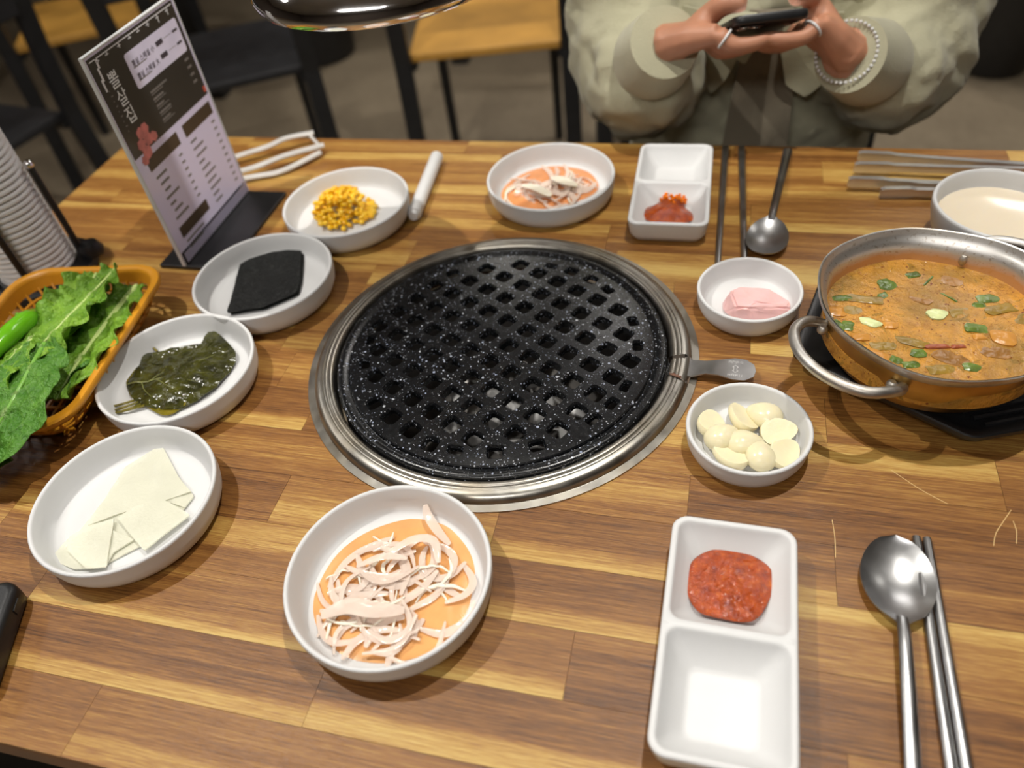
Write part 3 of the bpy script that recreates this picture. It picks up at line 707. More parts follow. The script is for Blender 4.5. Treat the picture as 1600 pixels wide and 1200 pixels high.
tag(sd2, 'far white two-compartment sauce dish in front of the seated person', 'sauce dish', 'white two-compartment sauce dishes')
x = N('red_ssamjang_paste'); co = x.coord(); g = x.noise(co, 160, 4, .6)
x.set(Base_Color=x.ramp(g, [(.3, srgb(128, 46, 6)), (.6, srgb(176, 74, 12)), (.8, srgb(204, 112, 30))]), Roughness=.10, Specular_IOR_Level=.6, Coat_Weight=.0); x.bump(x.noise(co, 210, 3), .8, .004); M_SAUCE = x.m
sp1 = [(.0086, .2806), (.0218, .2922), (.0388, .2937), (.0536, .2881), (.0598, .2792), (.0581, .2623), (.048, .2451), (.0282, .2434), (.0139, .2466), (.0068, .2606)]
tag(blob(sp1, lambda x, y, s: T+.0065+.0065*(1-s**3)+.0011*nz(x, y, 0, 170)*(1-s**4)+.0030*s**3, lambda x, y, s: T+.0046+.0040*s**4, 70, 12, center=(.033, .267)).build('red_sauce', M_SAUCE, ang=80), 'smooth red sauce in the near sauce dish', 'sauce')
sp2 = [(-.069, .6790), (-.0672, .6950), (-.0560, .7050), (-.0523, .7150), (-.0408, .7175), (-.0299, .7140), (-.0268, .7020), (-.0181, .6890), (-.0185, .6760), (-.0439, .6690)]
t = thing('red_sauce', 'red sauce with orange roe on top in the far sauce dish', 'sauce', (0, 0, 0))
blob(sp2, lambda x, y, s: T+.0050+.0110*(1-s**2.2)+.0014*nz(x, y, 0, 170)*(1-s**4)+.0025*s**3, lambda x, y, s: T+.0046+.0030*s**4, 60, 10, center=(-.043, .690)).build('paste', M_SAUCE, t, ang=80)
M_ROE = wet('orange_roe', srgb(240, 128, 16), .2, .15, 120, .5, 300)
rm = MB(); rr_ = random.Random(2)
for k in range(46):
    a, d = rr_.uniform(0, 6.3), math.sqrt(rr_.random())*.012
    rm.ball((-.039+d*math.cos(a)*1.1, .706+d*math.sin(a)*.8, T+.0135+rr_.uniform(0, .0040)-d*.2), .0018, 6, 4)
tag(rm.build('roe', M_ROE, t), kind='stuff')

# ------------------------------------------------------------------ stew pot on its black tray
PX, PY = .1712, .4935
tray = thing('pot_tray', 'black many-sided tray with ridged grips under the stew pot', 'tray', (PX, PY, T))
HEX = [(.073, .478), (.193, .4045), (.300, .4455), (.335, .560), (.205, .648), (.108, .6125)]
HC = (.204, .529)
def hexl(d, z):
    out = []; n_ = len(HEX)
    for k in range(n_):
        a, b, c = Vector(HEX[k-1]), Vector(HEX[k]), Vector(HEX[(k+1) % n_]); e0 = (a-b).normalized(); e1 = (c-b).normalized()
        bis = (e0+e1).normalized(); sn = math.sqrt((1-e0.dot(e1))/2); p = b+bis*(d/sn)
        for w_ in (e0, (e0+e1)*.30, e1): q = p+w_*.006; out.append((q.x-PX, q.y-PY, z))
    return out
MB().loft([hexl(.014, 0), hexl(.004, .010), hexl(0, .016), hexl(0, .0192), hexl(.0012, .0200), hexl(.004, .0200), hexl(.010, .0170), hexl(.018, .0140)]).build('tray_body', M_BLACKPL, tray, ang=30)
for (p0, p1) in (((.193, .4045), (.300, .4455)), ((.205, .648), (.108, .6125))):
    p0, p1 = Vector(p0), Vector(p1); d_ = (p1-p0).normalized(); nn = Vector((-d_.y, d_.x))
    if nn.dot(Vector(HC)-p0) < 0: nn = -nn
    for k in range(3):
        a = p0.lerp(p1, .14)+nn*(.0125+.0075*k)-d_*(.004*k); b = p0.lerp(p1, .86)+nn*(.0125+.0075*k)+d_*(.004*k)
        MB().tube([(a.x-PX, a.y-PY, .0168), ((a.x+b.x)/2-PX, (a.y+b.y)/2-PY, .0168), (b.x-PX, b.y-PY, .0168)], .0022, 8).build('ridge', M_BLACKPL, tray)
pot = thing('stew_pot', 'dented silver and gold aluminium stew pot with two loop handles', 'pot', (PX, PY, T+.0142))
def wob(loopprof, n=96, am=.0012):
    loops = []
    for r, z in loopprof:
        loops.append([((r+am*math.sin(3*a+.6)*min(1, z/.03)+am*.6*math.sin(7*a+2)*min(1, z/.04))*math.cos(a), (r+am*math.sin(3*a+.6)*min(1, z/.03)+am*.6*math.sin(7*a+2)*min(1, z/.04))*math.sin(a), z+.0008*math.sin(2*a+1)*min(1, z/.05)) for a in [2*PI*j/n for j in range(n)]])
    return loops
MB().loft(wob([(.004, 0), (.050, 0), (.062, .003), (.072, .012), (.0780, .028), (.0800, .044), (.0803, .0500)]), True, False).build('outer_body', M_GOLD, pot, ang=60)
MB().loft(wob([(.0804, .0500), (.0830, .0522), (.0850, .0560), (.0868, .0602), (.0880, .0606), (.0882, .0598), (.0874, .0570), (.0855, .0535), (.0838, .0508), (.0804, .0496)]), False, False).build('rim', M_DULL, pot, ang=50)
MB().loft(wob([(.0862, .0603), (.0848, .0572), (.0826, .0530), (.0800, .0512), (.0790, .0440), (.0765, .0290), (.0700, .0140), (.0600, .0060), (.050, .003), (.004, .003)]), False, True).build('inner_wall', M_DULL, pot, ang=60)
x = N('stained_pot_inside'); co = x.coord(); sp = x.n('ShaderNodeSeparateXYZ'); x.l(co, sp.inputs[0])
hz = x.math('ADD', sp.outputs[2], x.math('MULTIPLY', x.math('SUBTRACT', x.noise(co, 45, 4), .5), .012))
stn = x.ramp(x.math('MULTIPLY', hz, 20.0), [(.80, (.85, .85, .85)), (.93, (0, 0, 0))])
spk = x.ramp(x.noise(co, 330, 2), [(.60, (0, 0, 0)), (.68, (.5, .5, .5))])
bs_ = x.mix(stn, x.mix(spk, (.66, .64, .61), (.30, .22, .14)), srgb(196, 128, 30))
x.set(Base_Color=bs_, Metallic=x.math('MULTIPLY_ADD', x.math('MULTIPLY', stn, 1.0), -.8, .95), Roughness=.42); M_INPOT = x.m
pot_in = [o_ for o_ in pot.children if o_.name.startswith('inner_wall')][0]; pot_in.data.materials[0] = M_INPOT
for ca in (math.radians(219), math.radians(39)):
    a0, a1 = ca-.50, ca+.50
    P_ = [pol(.0795, a0, .0370), pol(.0870, a0-.01, .0400), pol(.0985, a0+.05, .0450), pol(.1090, a0+.16, .0468), pol(.1150, ca-.17, .0475), pol(.1165, ca, .0475), pol(.1150, ca+.17, .0475), pol(.1090, a1-.16, .0468), pol(.0985, a1-.05, .0450), pol(.0870, a1+.01, .0400), pol(.0795, a1, .0370)]
    h = MB().tube(cat(P_, 5), .0042, 10).build('handle', M_DULL, pot)
    for a in (a0, a1):
        MB().ball(pol(.0830, a+(.07 if a == a0 else -.07), .0375), (.0042, .0042, .0042), 10, 6).build('rivet', M_DULL, h)
        MB().ball(pol(.0770, a, .0415), (.0032, .0032, .0048), 10, 6, Matrix.Rotation(a, 3, 'Z')).build('inner_rivet', M_DULL, h)
SZ = T+.0142+.0350       # stew surface
x = N('spicy_stew_broth'); co = x.coord()
g = x.noise(co, 34, 6, .7, 2.0); g2 = x.noise(co, 160, 4, .65); g3 = x.noise(co, 420, 2)
colr = x.ramp(x.math('MULTIPLY_ADD', g2, .35, x.math('MULTIPLY', g, .72)), [(.30, srgb(122, 78, 28)), (.42, srgb(164, 112, 44)), (.54, srgb(194, 138, 54)), (.66, srgb(212, 150, 52)), (.76, srgb(186, 92, 22))])
colr = x.mix(x.ramp(x.noise(co, 17, 3), [(.44, (0, 0, 0)), (.60, (.8, .8, .8))]), colr, srgb(140, 106, 46))
colr = x.mix(x.ramp(x.noise(co, 34, 4, .7, 2.0), [(.56, (0, 0, 0)), (.64, (.7, .7, .7))]), colr, srgb(104, 84, 30))
colr = x.mix(x.ramp(g3, [(.66, (0, 0, 0)), (.70, (1, 1, 1))]), colr, srgb(104, 40, 8))
x.set(Base_Color=colr, Roughness=.2, Specular_IOR_Level=.5); x.bump(x.math('ADD', g, g2), .5, .004); M_STEW = x.m
circ = [(PX+.0790*math.cos(2*PI*k/48), PY+.0790*math.sin(2*PI*k/48)) for k in range(48)]
tag(blob(circ, lambda a, b, s: SZ+.0012*nz(a, b, 0, 60)*(1-s**6)+.0006*s**8, lambda a, b, s: SZ-.012, 96, 16).build('stew_broth', M_STEW, ang=80), 'bubbling orange stew broth filling the pot', 'stew')
M_SCAL = wet('scallion_green', srgb(88, 108, 40), .25, .45, 90, .4, 200); M_SCAL2 = wet('scallion_pale', srgb(208, 216, 160), .25, .08, 160, .3, 200, 0, .2)
M_TOFU = wet('stew_chunk', srgb(190, 132, 54), .3, .15, 60, .4, 150); M_MEATR = wet('stew_meat', srgb(150, 76, 44), .35, .2, 80, .5, 200); M_OLIVE = wet('stew_leaf', srgb(138, 110, 40), .28, .2, 70, .5, 160)
M_OLV2 = wet('stew_leaf_brown', srgb(140, 96, 38), .28, .3, 70, .6, 160)
def bit(name, x, y, L, wd, ang_, th, mat, lab, catn, grp, rnd=1.0, tilt=0.0):
    n_ = 14; P_ = []
    for k in range(n_):
        a = 2*PI*k/n_; c, s = math.cos(a), math.sin(a)
        e = .55 if rnd < 1 else 1.0
        P_.append((L/2*abs(c)**e*(1 if c > 0 else -1)*(1+.10*math.sin(3*a+x*900)+.06*math.sin(5*a+y*400)), wd/2*abs(s)**e*(1 if s > 0 else -1)*(1+.16*math.sin(2*a+y*700)+.10*math.sin(4*a+x*500))))
    ca, sa = math.cos(ang_), math.sin(ang_); P_ = [(x+p*ca-q*sa, y+p*sa+q*ca) for p, q in P_]
    z0 = SZ
    o = blob(P_, lambda a, b, s: z0+th*(1-.55*s**4)+tilt*(a-x)+.0006*nz(a, b, 3, 300), lambda a, b, s: z0-.0015, 28, 4).build(name, mat, ang=50)
    return tag(o, lab, catn, grp)
GP = 'green scallion pieces in the stew'
for (a, b, L, wd, an, lab) in [(.1632, .5502, .011, .008, .5, 'small green leaf bit nearest the far pot wall'), (.1423, .5358, .014, .012, .3, 'darkest square scallion leaf at the upper left of the stew'),
      (.1387, .5216, .009, .008, .8, 'green bit just below the square scallion leaf'), (.1081, .5154, .017, .008, .15, 'flat scallion piece at the far left wall'), (.1020, .4815, .014, .009, -.6, 'green scallion piece at the left wall above the handle'),
      (.1093, .4823, .010, .010, -.3, 'bluish green bit beside the left wall piece'), (.2132, .5250, .016, .010, .5, 'scallion leaf at the right of the inner rivet'), (.2064, .5166, .010, .006, .2, 'thin green sliver under the right scallion leaf'),
      (.2002, .4892, .016, .010, .1, 'half sunken scallion leaf at the right middle'), (.1564, .4569, .011, .008, -.2, 'green bit at the lower middle of the stew'), (.1409, .4476, .010, .006, -.5, 'small green sliver at the lower left of the stew'),
      (.1498, .4440, .012, .007, .4, 'scallion piece near the front wall'), (.1899, .4461, .012, .007, .1, 'scallion piece at the front right')]:
    bit('scallion_piece', a, b, L, wd, an, .0009, M_SCAL, lab, 'scallion', GP, .6, R_.uniform(-.05, .05))
for (a, b, L, wd, an, lab) in [(.1747, .5020, .0150, .0115, 0, 'white oval scallion slice floating in the middle of the stew'), (.1260, .4871, .0165, .0105, -.35, 'pale green scallion slice with two cores at the left of the stew')]:
    bit('scallion_slice', a, b, L, wd, an, .0024, M_SCAL2, lab, 'scallion', 'white scallion slices in the stew')
for (a, b, L, wd, an, th_, mt, lab, cn) in [(.1028, .4976, .013, .011, .2, .002, M_TOFU, 'pale cube chunk at the left wall of the stew', 'stew chunk'), (.1246, .5155, .030, .010, .0, .0011, M_OLIVE, 'olive leaf under the surface at the upper left', 'stew leaf'),
      (.2208, .5135, .022, .012, .3, .0013, M_OLIVE, 'long olive leaf at the right of the stew', 'stew leaf'), (.1702, .4654, .018, .004, .1, .0016, M_MEATR, 'brown meat strip in the lower middle of the stew', 'meat'), (.1844, .4670, .010, .004, .1, .0016, M_MEATR, 'short meat strip right of the longer one', 'meat'),
      (.1534, .4683, .022, .009, -.3, .0014, M_OLIVE, 'folded olive leaf below the stew centre', 'stew leaf'), (.1283, .4516, .016, .010, -.4, .002, M_TOFU, 'yellow chunk at the lower left rim of the stew', 'stew chunk'), (.2163, .4796, .017, .016, 0, .0028, M_TOFU, 'large orange chunk at the right of the stew', 'stew chunk'),
      (.1403, .4857, .011, .008, 0, .0018, M_TOFU, 'small orange chunk beside the pale scallion slice', 'stew chunk'), (.2003, .4792, .009, .007, .4, .0018, M_TOFU, 'small orange chunk below the right scallion leaf', 'stew chunk'), (.1184, .4701, .013, .009, .1, .002, M_TOFU, 'square tofu-like chunk near the left handle', 'stew chunk'),
      (.1686, .4409, .018, .010, .1, .0013, M_OLIVE, 'olive leaf nearest the front wall', 'stew leaf'), (.1742, .5437, .015, .0018, 1.0, .0012, M_SCAL, 'thin green strand in the upper middle of the stew', 'scallion'), (.1862, .5239, .015, .0018, -.7, .0012, M_SCAL, 'thin green strand right of the stew centre', 'scallion')]:
    bit('stew_piece', a, b, L, wd, an, th_, mt, lab, cn, 'floating pieces in the stew', .7)

rk = random.Random(31)
for k, lab in enumerate(('ragged olive leaf left of the pale scallion slice', 'ragged olive leaf above the white scallion slice', 'ragged olive leaf right of the white scallion slice', 'ragged olive leaf below the half sunken scallion leaf', 'ragged brown leaf at the far right wall of the stew', 'ragged brown leaf under the inner rivet', 'ragged olive leaf at the near left wall', 'ragged brown leaf between the two meat strips and the front wall')):
    ax_, ay_ = ((.1150, .5010), (.1660, .5200), (.1930, .5060), (.2080, .4640), (.2330, .5020), (.1900, .5450), (.1330, .4620), (.1780, .4540))[k]
    bit('stew_leaf', ax_, ay_, rk.uniform(.016, .026), rk.uniform(.008, .013), rk.uniform(-1, 1), .0004, M_OLIVE if k % 2 == 0 else M_OLV2, lab, 'stew leaf', 'ragged leaves in the stew', .8, rk.uniform(-.04, .04))
# ------------------------------------------------------------------ white bowl of milky liquid
BX, BY = .2540, .6700
o = MB().lathe([(.004, .003), (.028, .003), (.029, 0), (.033, 0), (.034, .002), (.046, .007), (.0540, .018), (.0580, .034), (.0588, .0425), (.0584, .0442), (.0572, .0450), (.0556, .0444), (.0544, .0420), (.0534, .033), (.0500, .019), (.042, .010), (.030, .0060), (.004, .0055)], 64).build('soup_bowl', M_WHITE, None, ang=60)
o.location = (BX, BY, T); tag(o, 'deep white bowl at the right table edge behind the stew pot', 'bowl')
M_MILK = wet('milky_rice_water', srgb(240, 226, 202), .12, .02, 20, .02, 40, 0, .2)
o = MB().lathe([(.004, .024), (.0500, .022), (.0520, .0282), (.0508, .0277), (.004, .0277)], 64).build('milky_soup', M_MILK, None, ang=40); o.location = (BX, BY, T)
tag(o, 'creamy pale liquid in the deep white bowl', 'soup')

# ------------------------------------------------------------------ cutlery
def spoon(label, tip, end, wd, grp):
    tip = Vector(tip); end = Vector(end); d = (end-tip); L = d.length; d.normalize(); s = Vector((-d.y, d.x, 0))
    t = thing('spoon', label, 'spoon', (tip.x, tip.y, T), math.atan2(d.y, d.x), grp)
    bl = .0635
    def ww(u): return max(.0034 if u > .8 else 0, wd/2*math.sqrt(max(0, 1-((u-.49)/.49)**2))*(1-.10*max(0, u-.5)))
    mb = MB(); nu, nv = 22, 12; topv = []; botv = []
    for i in range(nu+1):
        u = i/nu; hw = max(ww(u), .0030 if i == nu else .0004)
        for j in range(nv+1):
            v = -1+2*j/nv; dep = .0066*(1-v*v)*math.sin(PI*min(1, u*1.02))**.7
            z = .0105-.003*math.sin(PI*u)-dep+.0005*u
            topv.append((u*bl, hw*v, z)); botv.append((u*bl, hw*v, z-.0011))
    nvt = nv+1; fs = []
    for i in range(nu):
        for j in range(nv):
            a = i*nvt+j; fs.append((a, a+nvt, a+nvt+1, a+1)); b = a+len(topv); fs.append((b, b+1, b+nvt+1, b+nvt))
    m = len(topv)
    for i in range(nu):
        for j in (0, nv):
            a = i*nvt+j; fs.append((a, a+m, a+m+nvt, a+nvt) if j == 0 else (a, a+nvt, a+m+nvt, a+m))
    mb.add(topv+botv, fs).build('bowl', M_SPOON, t, ang=70)
    hp = [(bl-.004, 0, .0102), (bl+.012, 0, .0118), (bl+.04, 0, .0105), (bl+.09, 0, .0062), (L, 0, .0034)]
    q = cat(hp, 6); MB().tube(q, [lerp(.0033, .0050, i/(len(q)-1)) for i in range(len(q))], 10, .5, up=(0, 0, 1)).build('handle', M_SPOON, t)
    return t
spoon('near steel spoon with its bowl up, beside the near sauce dish', (.1365, .3215), (.1290, .1060), .0445, 'steel spoons')
spoon('far steel spoon lying bowl first towards the small pink dish', (.0515, .6230), (.0775, .8290), .0400, 'steel spoons')
def chopstick(label, a, b, grp):
    a = Vector((a[0], a[1], T+.0030)); b = Vector((b[0], b[1], T+.0030))
    o = MB().tube([a, a.lerp(b, .02), a.lerp(b, .5), b], [.0026, .0029, .0034, .0040], 10, .7, up=(0, 0, 1)).build('chopstick', M_SPOON, None, ang=50)
    return tag(o, label, 'chopstick', grp)
chopstick('near flat steel chopstick touching the spoon bowl', (.1515, .3275), (.1515, .1120), 'near chopsticks')
chopstick('near flat steel chopstick on the outer side, away from the spoon', (.1580, .3275), (.1600, .1130), 'near chopsticks')
chopstick('far steel chopstick next to the far sauce dish', (.0110, .6080), (.0098, .8330), 'far chopsticks')
chopstick('far steel chopstick next to the far spoon', (.0355, .6130), (.0275, .8330), 'far chopsticks')

# tongs
M_TONG = plain('polished_tong_steel', (.74, .73, .72), .30, .78, var=.06)
def tongs(label, name, tips, pivot, mat, z, wd=.010, lift=.012, bend=True):
    t = thing(name, label, 'tongs', (pivot[0], pivot[1], T), 0, None)
    px, py = pivot
    for tip, zz_ in zip(tips, z):
        a = Vector((tip[0]-px, tip[1]-py, zz_)); b = Vector((0, 0, zz_*.6+.006)); side = Vector((-(b-a).y, (b-a).x, 0)).normalized()
        q = cat([a, a.lerp(b, .16)+side*.001, a.lerp(b, .35), a.lerp(b, .7), b], 6)
        m = len(q); mb = MB(); loops = []
        for i, p in enumerate(q):
            u = i/(m-1); hw = wd/2*(1.0 if u < .02 else (1.25 if u < .22 else lerp(1.0, .75, (u-.22)/.78)))
            tt = (q[min(i+1, m-1)]-q[max(i-1, 0)]).normalized(); s = tt.cross(Vector((0, 0, 1))).normalized(); up = s.cross(tt)
            # channel section: standing strip with folded edge
            loops.append([p+up*hw-s*.001, p+up*(hw+.0005)+s*.0055*min(1, hw/wd*2), p+up*(hw-.0008)+s*.0055*min(1, hw/wd*2), p+up*(hw-.0014)+s*.0012, p-up*hw+s*.0012, p-up*hw-s*.001])
        arm = mb.loft(loops).build('arm', mat, t, smooth=False)
        for k in range(6):
            p = a.lerp(b, .012+.02*k)
            MB().box(p+Vector((0, 0, hw*.9)), (.0022, .0035, .0035)).build('tooth', mat, arm, smooth=False)
    MB().lathe([(.004, 0), (.007, 0), (.007, .016), (.004, .016)], 16).build('pivot', mat, t)
    return t
tongs('steel tongs lying open furthest back at the right table edge', 'serving_tongs', [(.148, .8080), (.143, .7870)], (.385, .7830), M_TONG, (.010, .0085))
tongs('steel tongs lying in front of the back tongs, tip by the deep bowl', 'serving_tongs', [(.1350, .7570), (.165, .7430)], (.372, .7480), M_TONG, (.009, .006))
M_PALE = plain('pale_satin_metal', (.74, .72, .69), .35, .25, var=.05)
t = thing('meat_tongs', 'pale tongs partly hidden behind the menu stand', 'tongs', (-.60, .745, T))
A0 = Vector((-.60, .745, T))
for pth in ([(-.505, .832, T+.014), (-.535, .815, T+.015), (-.555, .796, T+.013), (-.590, .775, T+.010), (-.640, .735, T+.008)],
            [(-.480, .805, T+.012), (-.520, .775, T+.013), (-.560, .745, T+.010), (-.640, .705, T+.008)],
            [(-.483, .797, T+.006), (-.515, .755, T+.0045), (-.545, .740, T+.0045), (-.600, .715, T+.006)]):
    q = cat([Vector(p)-A0 for p in pth], 6); MB().tube(q, .0042, 8, .7).build('arm', M_PALE, t)
MB().tube([Vector((-.508, .826, T+.013))-A0, Vector((-.485, .803, T+.012))-A0], .0022, 8).build('link', M_PALE, t)

# slender white cylinder
t = thing('white_tube', 'slender smooth white cylinder lying beside the corn dish', 'tube', (-.3195, .7285, T+.0085))
dv = Vector((.011*-1, .123, 0)); dv.normalize()
MB().tube([-dv*.062, -dv*.0615, dv*.060, dv*.0612, dv*.062], [.0066, .0078, .0078, .0072, .0060], 20).build('barrel', M_WHITE, t)
MB().tube([-dv*.0665, -dv*.062], [.0050, .0066], 20).build('end_cap', M_WHITE, t)

# black device at the near left
t = thing('handheld_device', 'black rounded plastic device lying at the near left table edge', 'device', (-.4635, .1370, T), math.radians(22))
def dl(i, z): return [(a, b, z) for a, b in rrect(-.030+i, .030-i, -.040+i, .040-i, .010-i*.6, 6)]
MB().loft([dl(.003, 0), dl(.0005, .003), dl(0, .008), dl(0, .0160), dl(.0010, .0190), dl(.0030, .0202), dl(.0045, .0205)]).build('case', M_BLACKPL, t, ang=50)
MB().box((.0302, .022, .0115), (.0012, .010, .0055)).build('button', M_BLACKSTEEL, t, smooth=False)

# ------------------------------------------------------------------ menu stand (faces +x)
MX, MY0, MW, MH = -.541, .560, .146, .220
ms = thing('menu_stand', 'upright acrylic menu stand with black base beside the seaweed dish', 'menu stand', (MX, MY0+MW/2, T))
bevel(MB().box((.010, 0, .0025), (.082, .150, .005)).build('base', M_BLACKPL, ms, smooth=False), .001)
xg = N('clear_acrylic'); xg.set(Base_Color=(.95, .96, .97), Roughness=.04, Transmission_Weight=1.0, IOR=1.2); M_ACR = xg.m
M_PAPEREDGE = plain('frosted_edge', (.62, .62, .62), .4)
x = N('menu_paper'); co = x.coord(); M_PAPER = plain('menu_paper_lilac', srgb(226, 218, 246), .3, var=.03, vs=8, Coat_Weight=.3, Coat_Roughness=.1)
card = MB().box((0, 0, .0055+MH/2), (.0026, MW, MH)).build('menu_card', M_PAPER, ms, smooth=False)
M_MDARK = plain('menu_charcoal_print', srgb(56, 52, 48), .35, var=.12, vs=12, Coat_Weight=.3, Coat_Roughness=.1)
M_MTXT = plain('menu_text_print', srgb(70, 62, 72), .5); M_MTXTW = plain('menu_white_print', srgb(226, 224, 226), .5); M_MTXTG = plain('menu_grey_print', srgb(120, 114, 110), .5)
M_MBAR = plain('menu_brown_bar', srgb(74, 60, 46), .4, var=.2, vs=30); M_MPINK = plain('menu_meat_pink', srgb(214, 128, 122), .5, var=.25, vs=90); M_MCARD = plain('menu_card_white', srgb(230, 224, 250), .3, Coat_Weight=.3, Coat_Roughness=.1); M_MRED = plain('menu_red_dot', srgb(206, 92, 70), .5)
FX = .0013
def mrect(mb, u0, u1, v0, v1, lay=1):        # u from the left edge, v from the top, 0..1
    z1 = .0055+MH*(1-v0); z0 = .0055+MH*(1-v1); y0 = -MW/2+MW*u0; y1 = -MW/2+MW*u1; xx = FX+.00012*lay
    return mb.box(((xx+FX)/2, (y0+y1)/2, (z0+z1)/2), (xx-FX, y1-y0, z1-z0))
mrect(MB(), .012, .988, .008, .445).build('dark_header_print', M_MDARK, card, smooth=False)
hp = MB()
y0, y1, z1, z0 = -MW/2+MW*.33, -MW/2+MW*.955, .0055+MH*(1-.075), .0055+MH*(1-.225)
hp.loft([[(FX+.0001*k, a, b) for a, b in rrect(y0, y1, z0, z1, .003, 4)] for k in (1, 3)]).build('price_card_print', M_MCARD, card, smooth=False)
def mtext(body, u, v, size, mat, name, lay=3, rot=0):
    cu = bpy.data.curves.new(name, 'FONT'); cu.body = body; cu.size = size; cu.align_x = 'LEFT'; cu.align_y = 'TOP'; cu.extrude = .00005
    o = bpy.data.objects.new(name, cu); link(o)
    bpy.context.view_layer.update(); d_ = bpy.context.evaluated_depsgraph_get(); me = bpy.data.meshes.new_from_object(o.evaluated_get(d_))
    bpy.data.objects.remove(o); me.materials.clear(); me.materials.append(mat)
    o = bpy.data.objects.new(name, me); link(o, card)
    o.matrix_local = Matrix(((0, 0, 1, FX+.00012*lay), (1, 0, 0, -MW/2+MW*u), (0, 1, 0, .0055+MH*(1-v)), (0, 0, 0, 1)))
    return o
M_MTITLE = plain('menu_title_white', (.9, .9, .9), .5)
for i, ch in enumerate('뽈살집'):
    mtext(ch, .110, .095+.076*i, .0165, M_MTITLE, 'title_lettering')
mtext('뽈살 스페셜 小', .37, .112, .0062, M_MTXT, 'menu_lettering', 4); mtext('뽈살 스페셜 大', .37, .168, .0062, M_MTXT, 'menu_lettering', 4)
prt = MB()
for v in (.117, .172): mrect(prt, .66, .74, v-.006, v+.014, 4)
for v in (.117, .172): mrect(prt, .87, .93, v-.002, v+.008, 4)
tag(prt.build('price_marks_print', M_MTXT, card, smooth=False), kind='stuff')
prg = MB()
for v in (.117, .172): mrect(prg, .76, .85, v+.002, v+.0035, 4); mrect(prg, .37, .52, v+.022, v+.026, 4)
for k in range(5): mrect(prg, .42, .42+(.20, .12, .09, .14, .10)[k], .262+.032*k, .270+.032*k, 3); mrect(prg, .42, .56, .276+.032*k, .279+.032*k, 3)
for k in range(4): mrect(prg, .88, .93, .250+.035*k, .260+.035*k, 3)
for k in range(9): mrect(prg, .075, .082+.012*(k % 2), .15+.022*k, .155+.022*k, 3)
tag(prg.build('small_grey_print', M_MTXTG, card, smooth=False), kind='stuff')
mw = MB()
for u0, v0, ln in ((.03, .02, .94),): mrect(mw, u0, u0+ln, v0, v0+.004, 3)
mk = random.Random(4)
for u in (.10, .20, .33, .45, .55, .66, .78, .90): mrect(mw, u, u+.008, .022, .022+mk.uniform(.012, .035), 3); mrect(mw, u-.015, u+.018, .032, .036, 3)
mrect(mw, .085, .10, .02, .06, 3); mrect(mw, .07, .085, .055, .11, 3); mrect(mw, .055, .07, .10, .15, 3)
tag(mw.build('white_border_print', M_MTXTW, card, smooth=False), kind='stuff')
pk = MB()
for u, v, s_ in ((.17, .370, .042), (.22, .365, .038), (.13, .412, .040), (.21, .410, .044), (.27, .418, .036), (.15, .452, .046), (.10, .475, .034)):
    z = .0055+MH*(1-v); y = -MW/2+MW*u; hw = MW*s_; a_ = u*9
    pk.loft([[(FX+.00012*k+u*.0003, y+hw*math.cos(a_+q)*1.1, z+hw*math.sin(a_+q)) for q in (0, 1.1, 2.2, 3.2, 4.2, 5.3)] for k in (1, 4)])
pk.build('meat_picture_print', M_MPINK, card, smooth=False)
for hb_ in ((.10, .49, .475, .535), (.57, .96, .475, .535), (.10, .49, .835, .89)): mrect(MB(), *hb_, 2).build('heading_bar_print', M_MBAR, card, smooth=False)
tx = MB(); mk = random.Random(9)
for k in range(7):
    v = .570+.036*k; mrect(tx, .12+.012*(k % 3), .20+mk.uniform(0, .1), v, v+.011, 2); mrect(tx, .42, .46, v, v+.009, 2)
for k in range(10):
    v = .565+.036*k; mrect(tx, .59, .66+mk.uniform(0, .12), v, v+.009, 2); mrect(tx, .90, .94, v, v+.009, 2)
for k in range(2): mrect(tx, .12, .36-.05*k, .915+.03*k, .924+.03*k, 2)
tag(tx.build('menu_rows_print', M_MTXTG, card, smooth=False), kind='stuff')
mrect(MB(), .955, .985, .405, .430, 4).build('red_mark_print', M_MRED, card, smooth=False)
for sg in (-1, 1):
    MB().box((.0, sg*(MW/2+.0008), .005+MH/2), (.0040, .0016, MH+.002)).build('acrylic_edge', M_PAPEREDGE, ms, smooth=False)
MB().box((0, 0, .0058+MH+.0006), (.0040, MW+.003, .0014)).build('acrylic_edge', M_PAPEREDGE, ms, smooth=False)
MB().box((.0030, 0, .012), (.003, MW*.98, .014)).build('clear_slot', M_ACR, ms, smooth=False)

# ------------------------------------------------------------------ paper cups in a black holder
CX, CY = -.7070, .5360
ch_ = thing('cup_holder', 'black upright wire holder around the paper cup stack', 'cup holder', (CX, CY, T))
MB().lathe([(.004, 0), (.058, 0), (.060, .003), (.058, .009), (.050, .011), (.004, .011)], 40).build('base', M_BLACKPL, ch_)
MB().lathe([(.004, 0), (.012, 0), (.013, .006), (.009, .014), (.004, .015)], 20, (.0500, .0290, .010)).build('knob', M_BLACKPL, ch_)
for ad in (-59, 33, 150, 240):
    a = math.radians(ad); p = MB().tube([pol(.0465, a, .008), pol(.0465, a, .06), pol(.0465, a, .118)], .0034, 10).build('post', M_BLACKPL, ch_)
    MB().ball(pol(.0465, a, .121), .0048, 12, 8).build('finial', M_CHROME, p)
M_CUP = plain('white_paper', (.84, .83, .81), .55, var=.03)
cup0 = MB().lathe([(.004, .004), (.0255, .004), (.026, 0), (.0268, 0), (.0362, .0640), (.0385, .0642), (.0400, .0660), (.0396, .0682), (.0380, .0690), (.0364, .0685), (.0355, .0665), (.0262, .005), (.004, .005)], 32).build('paper_cup', M_CUP, None, ang=50)
NC = 26
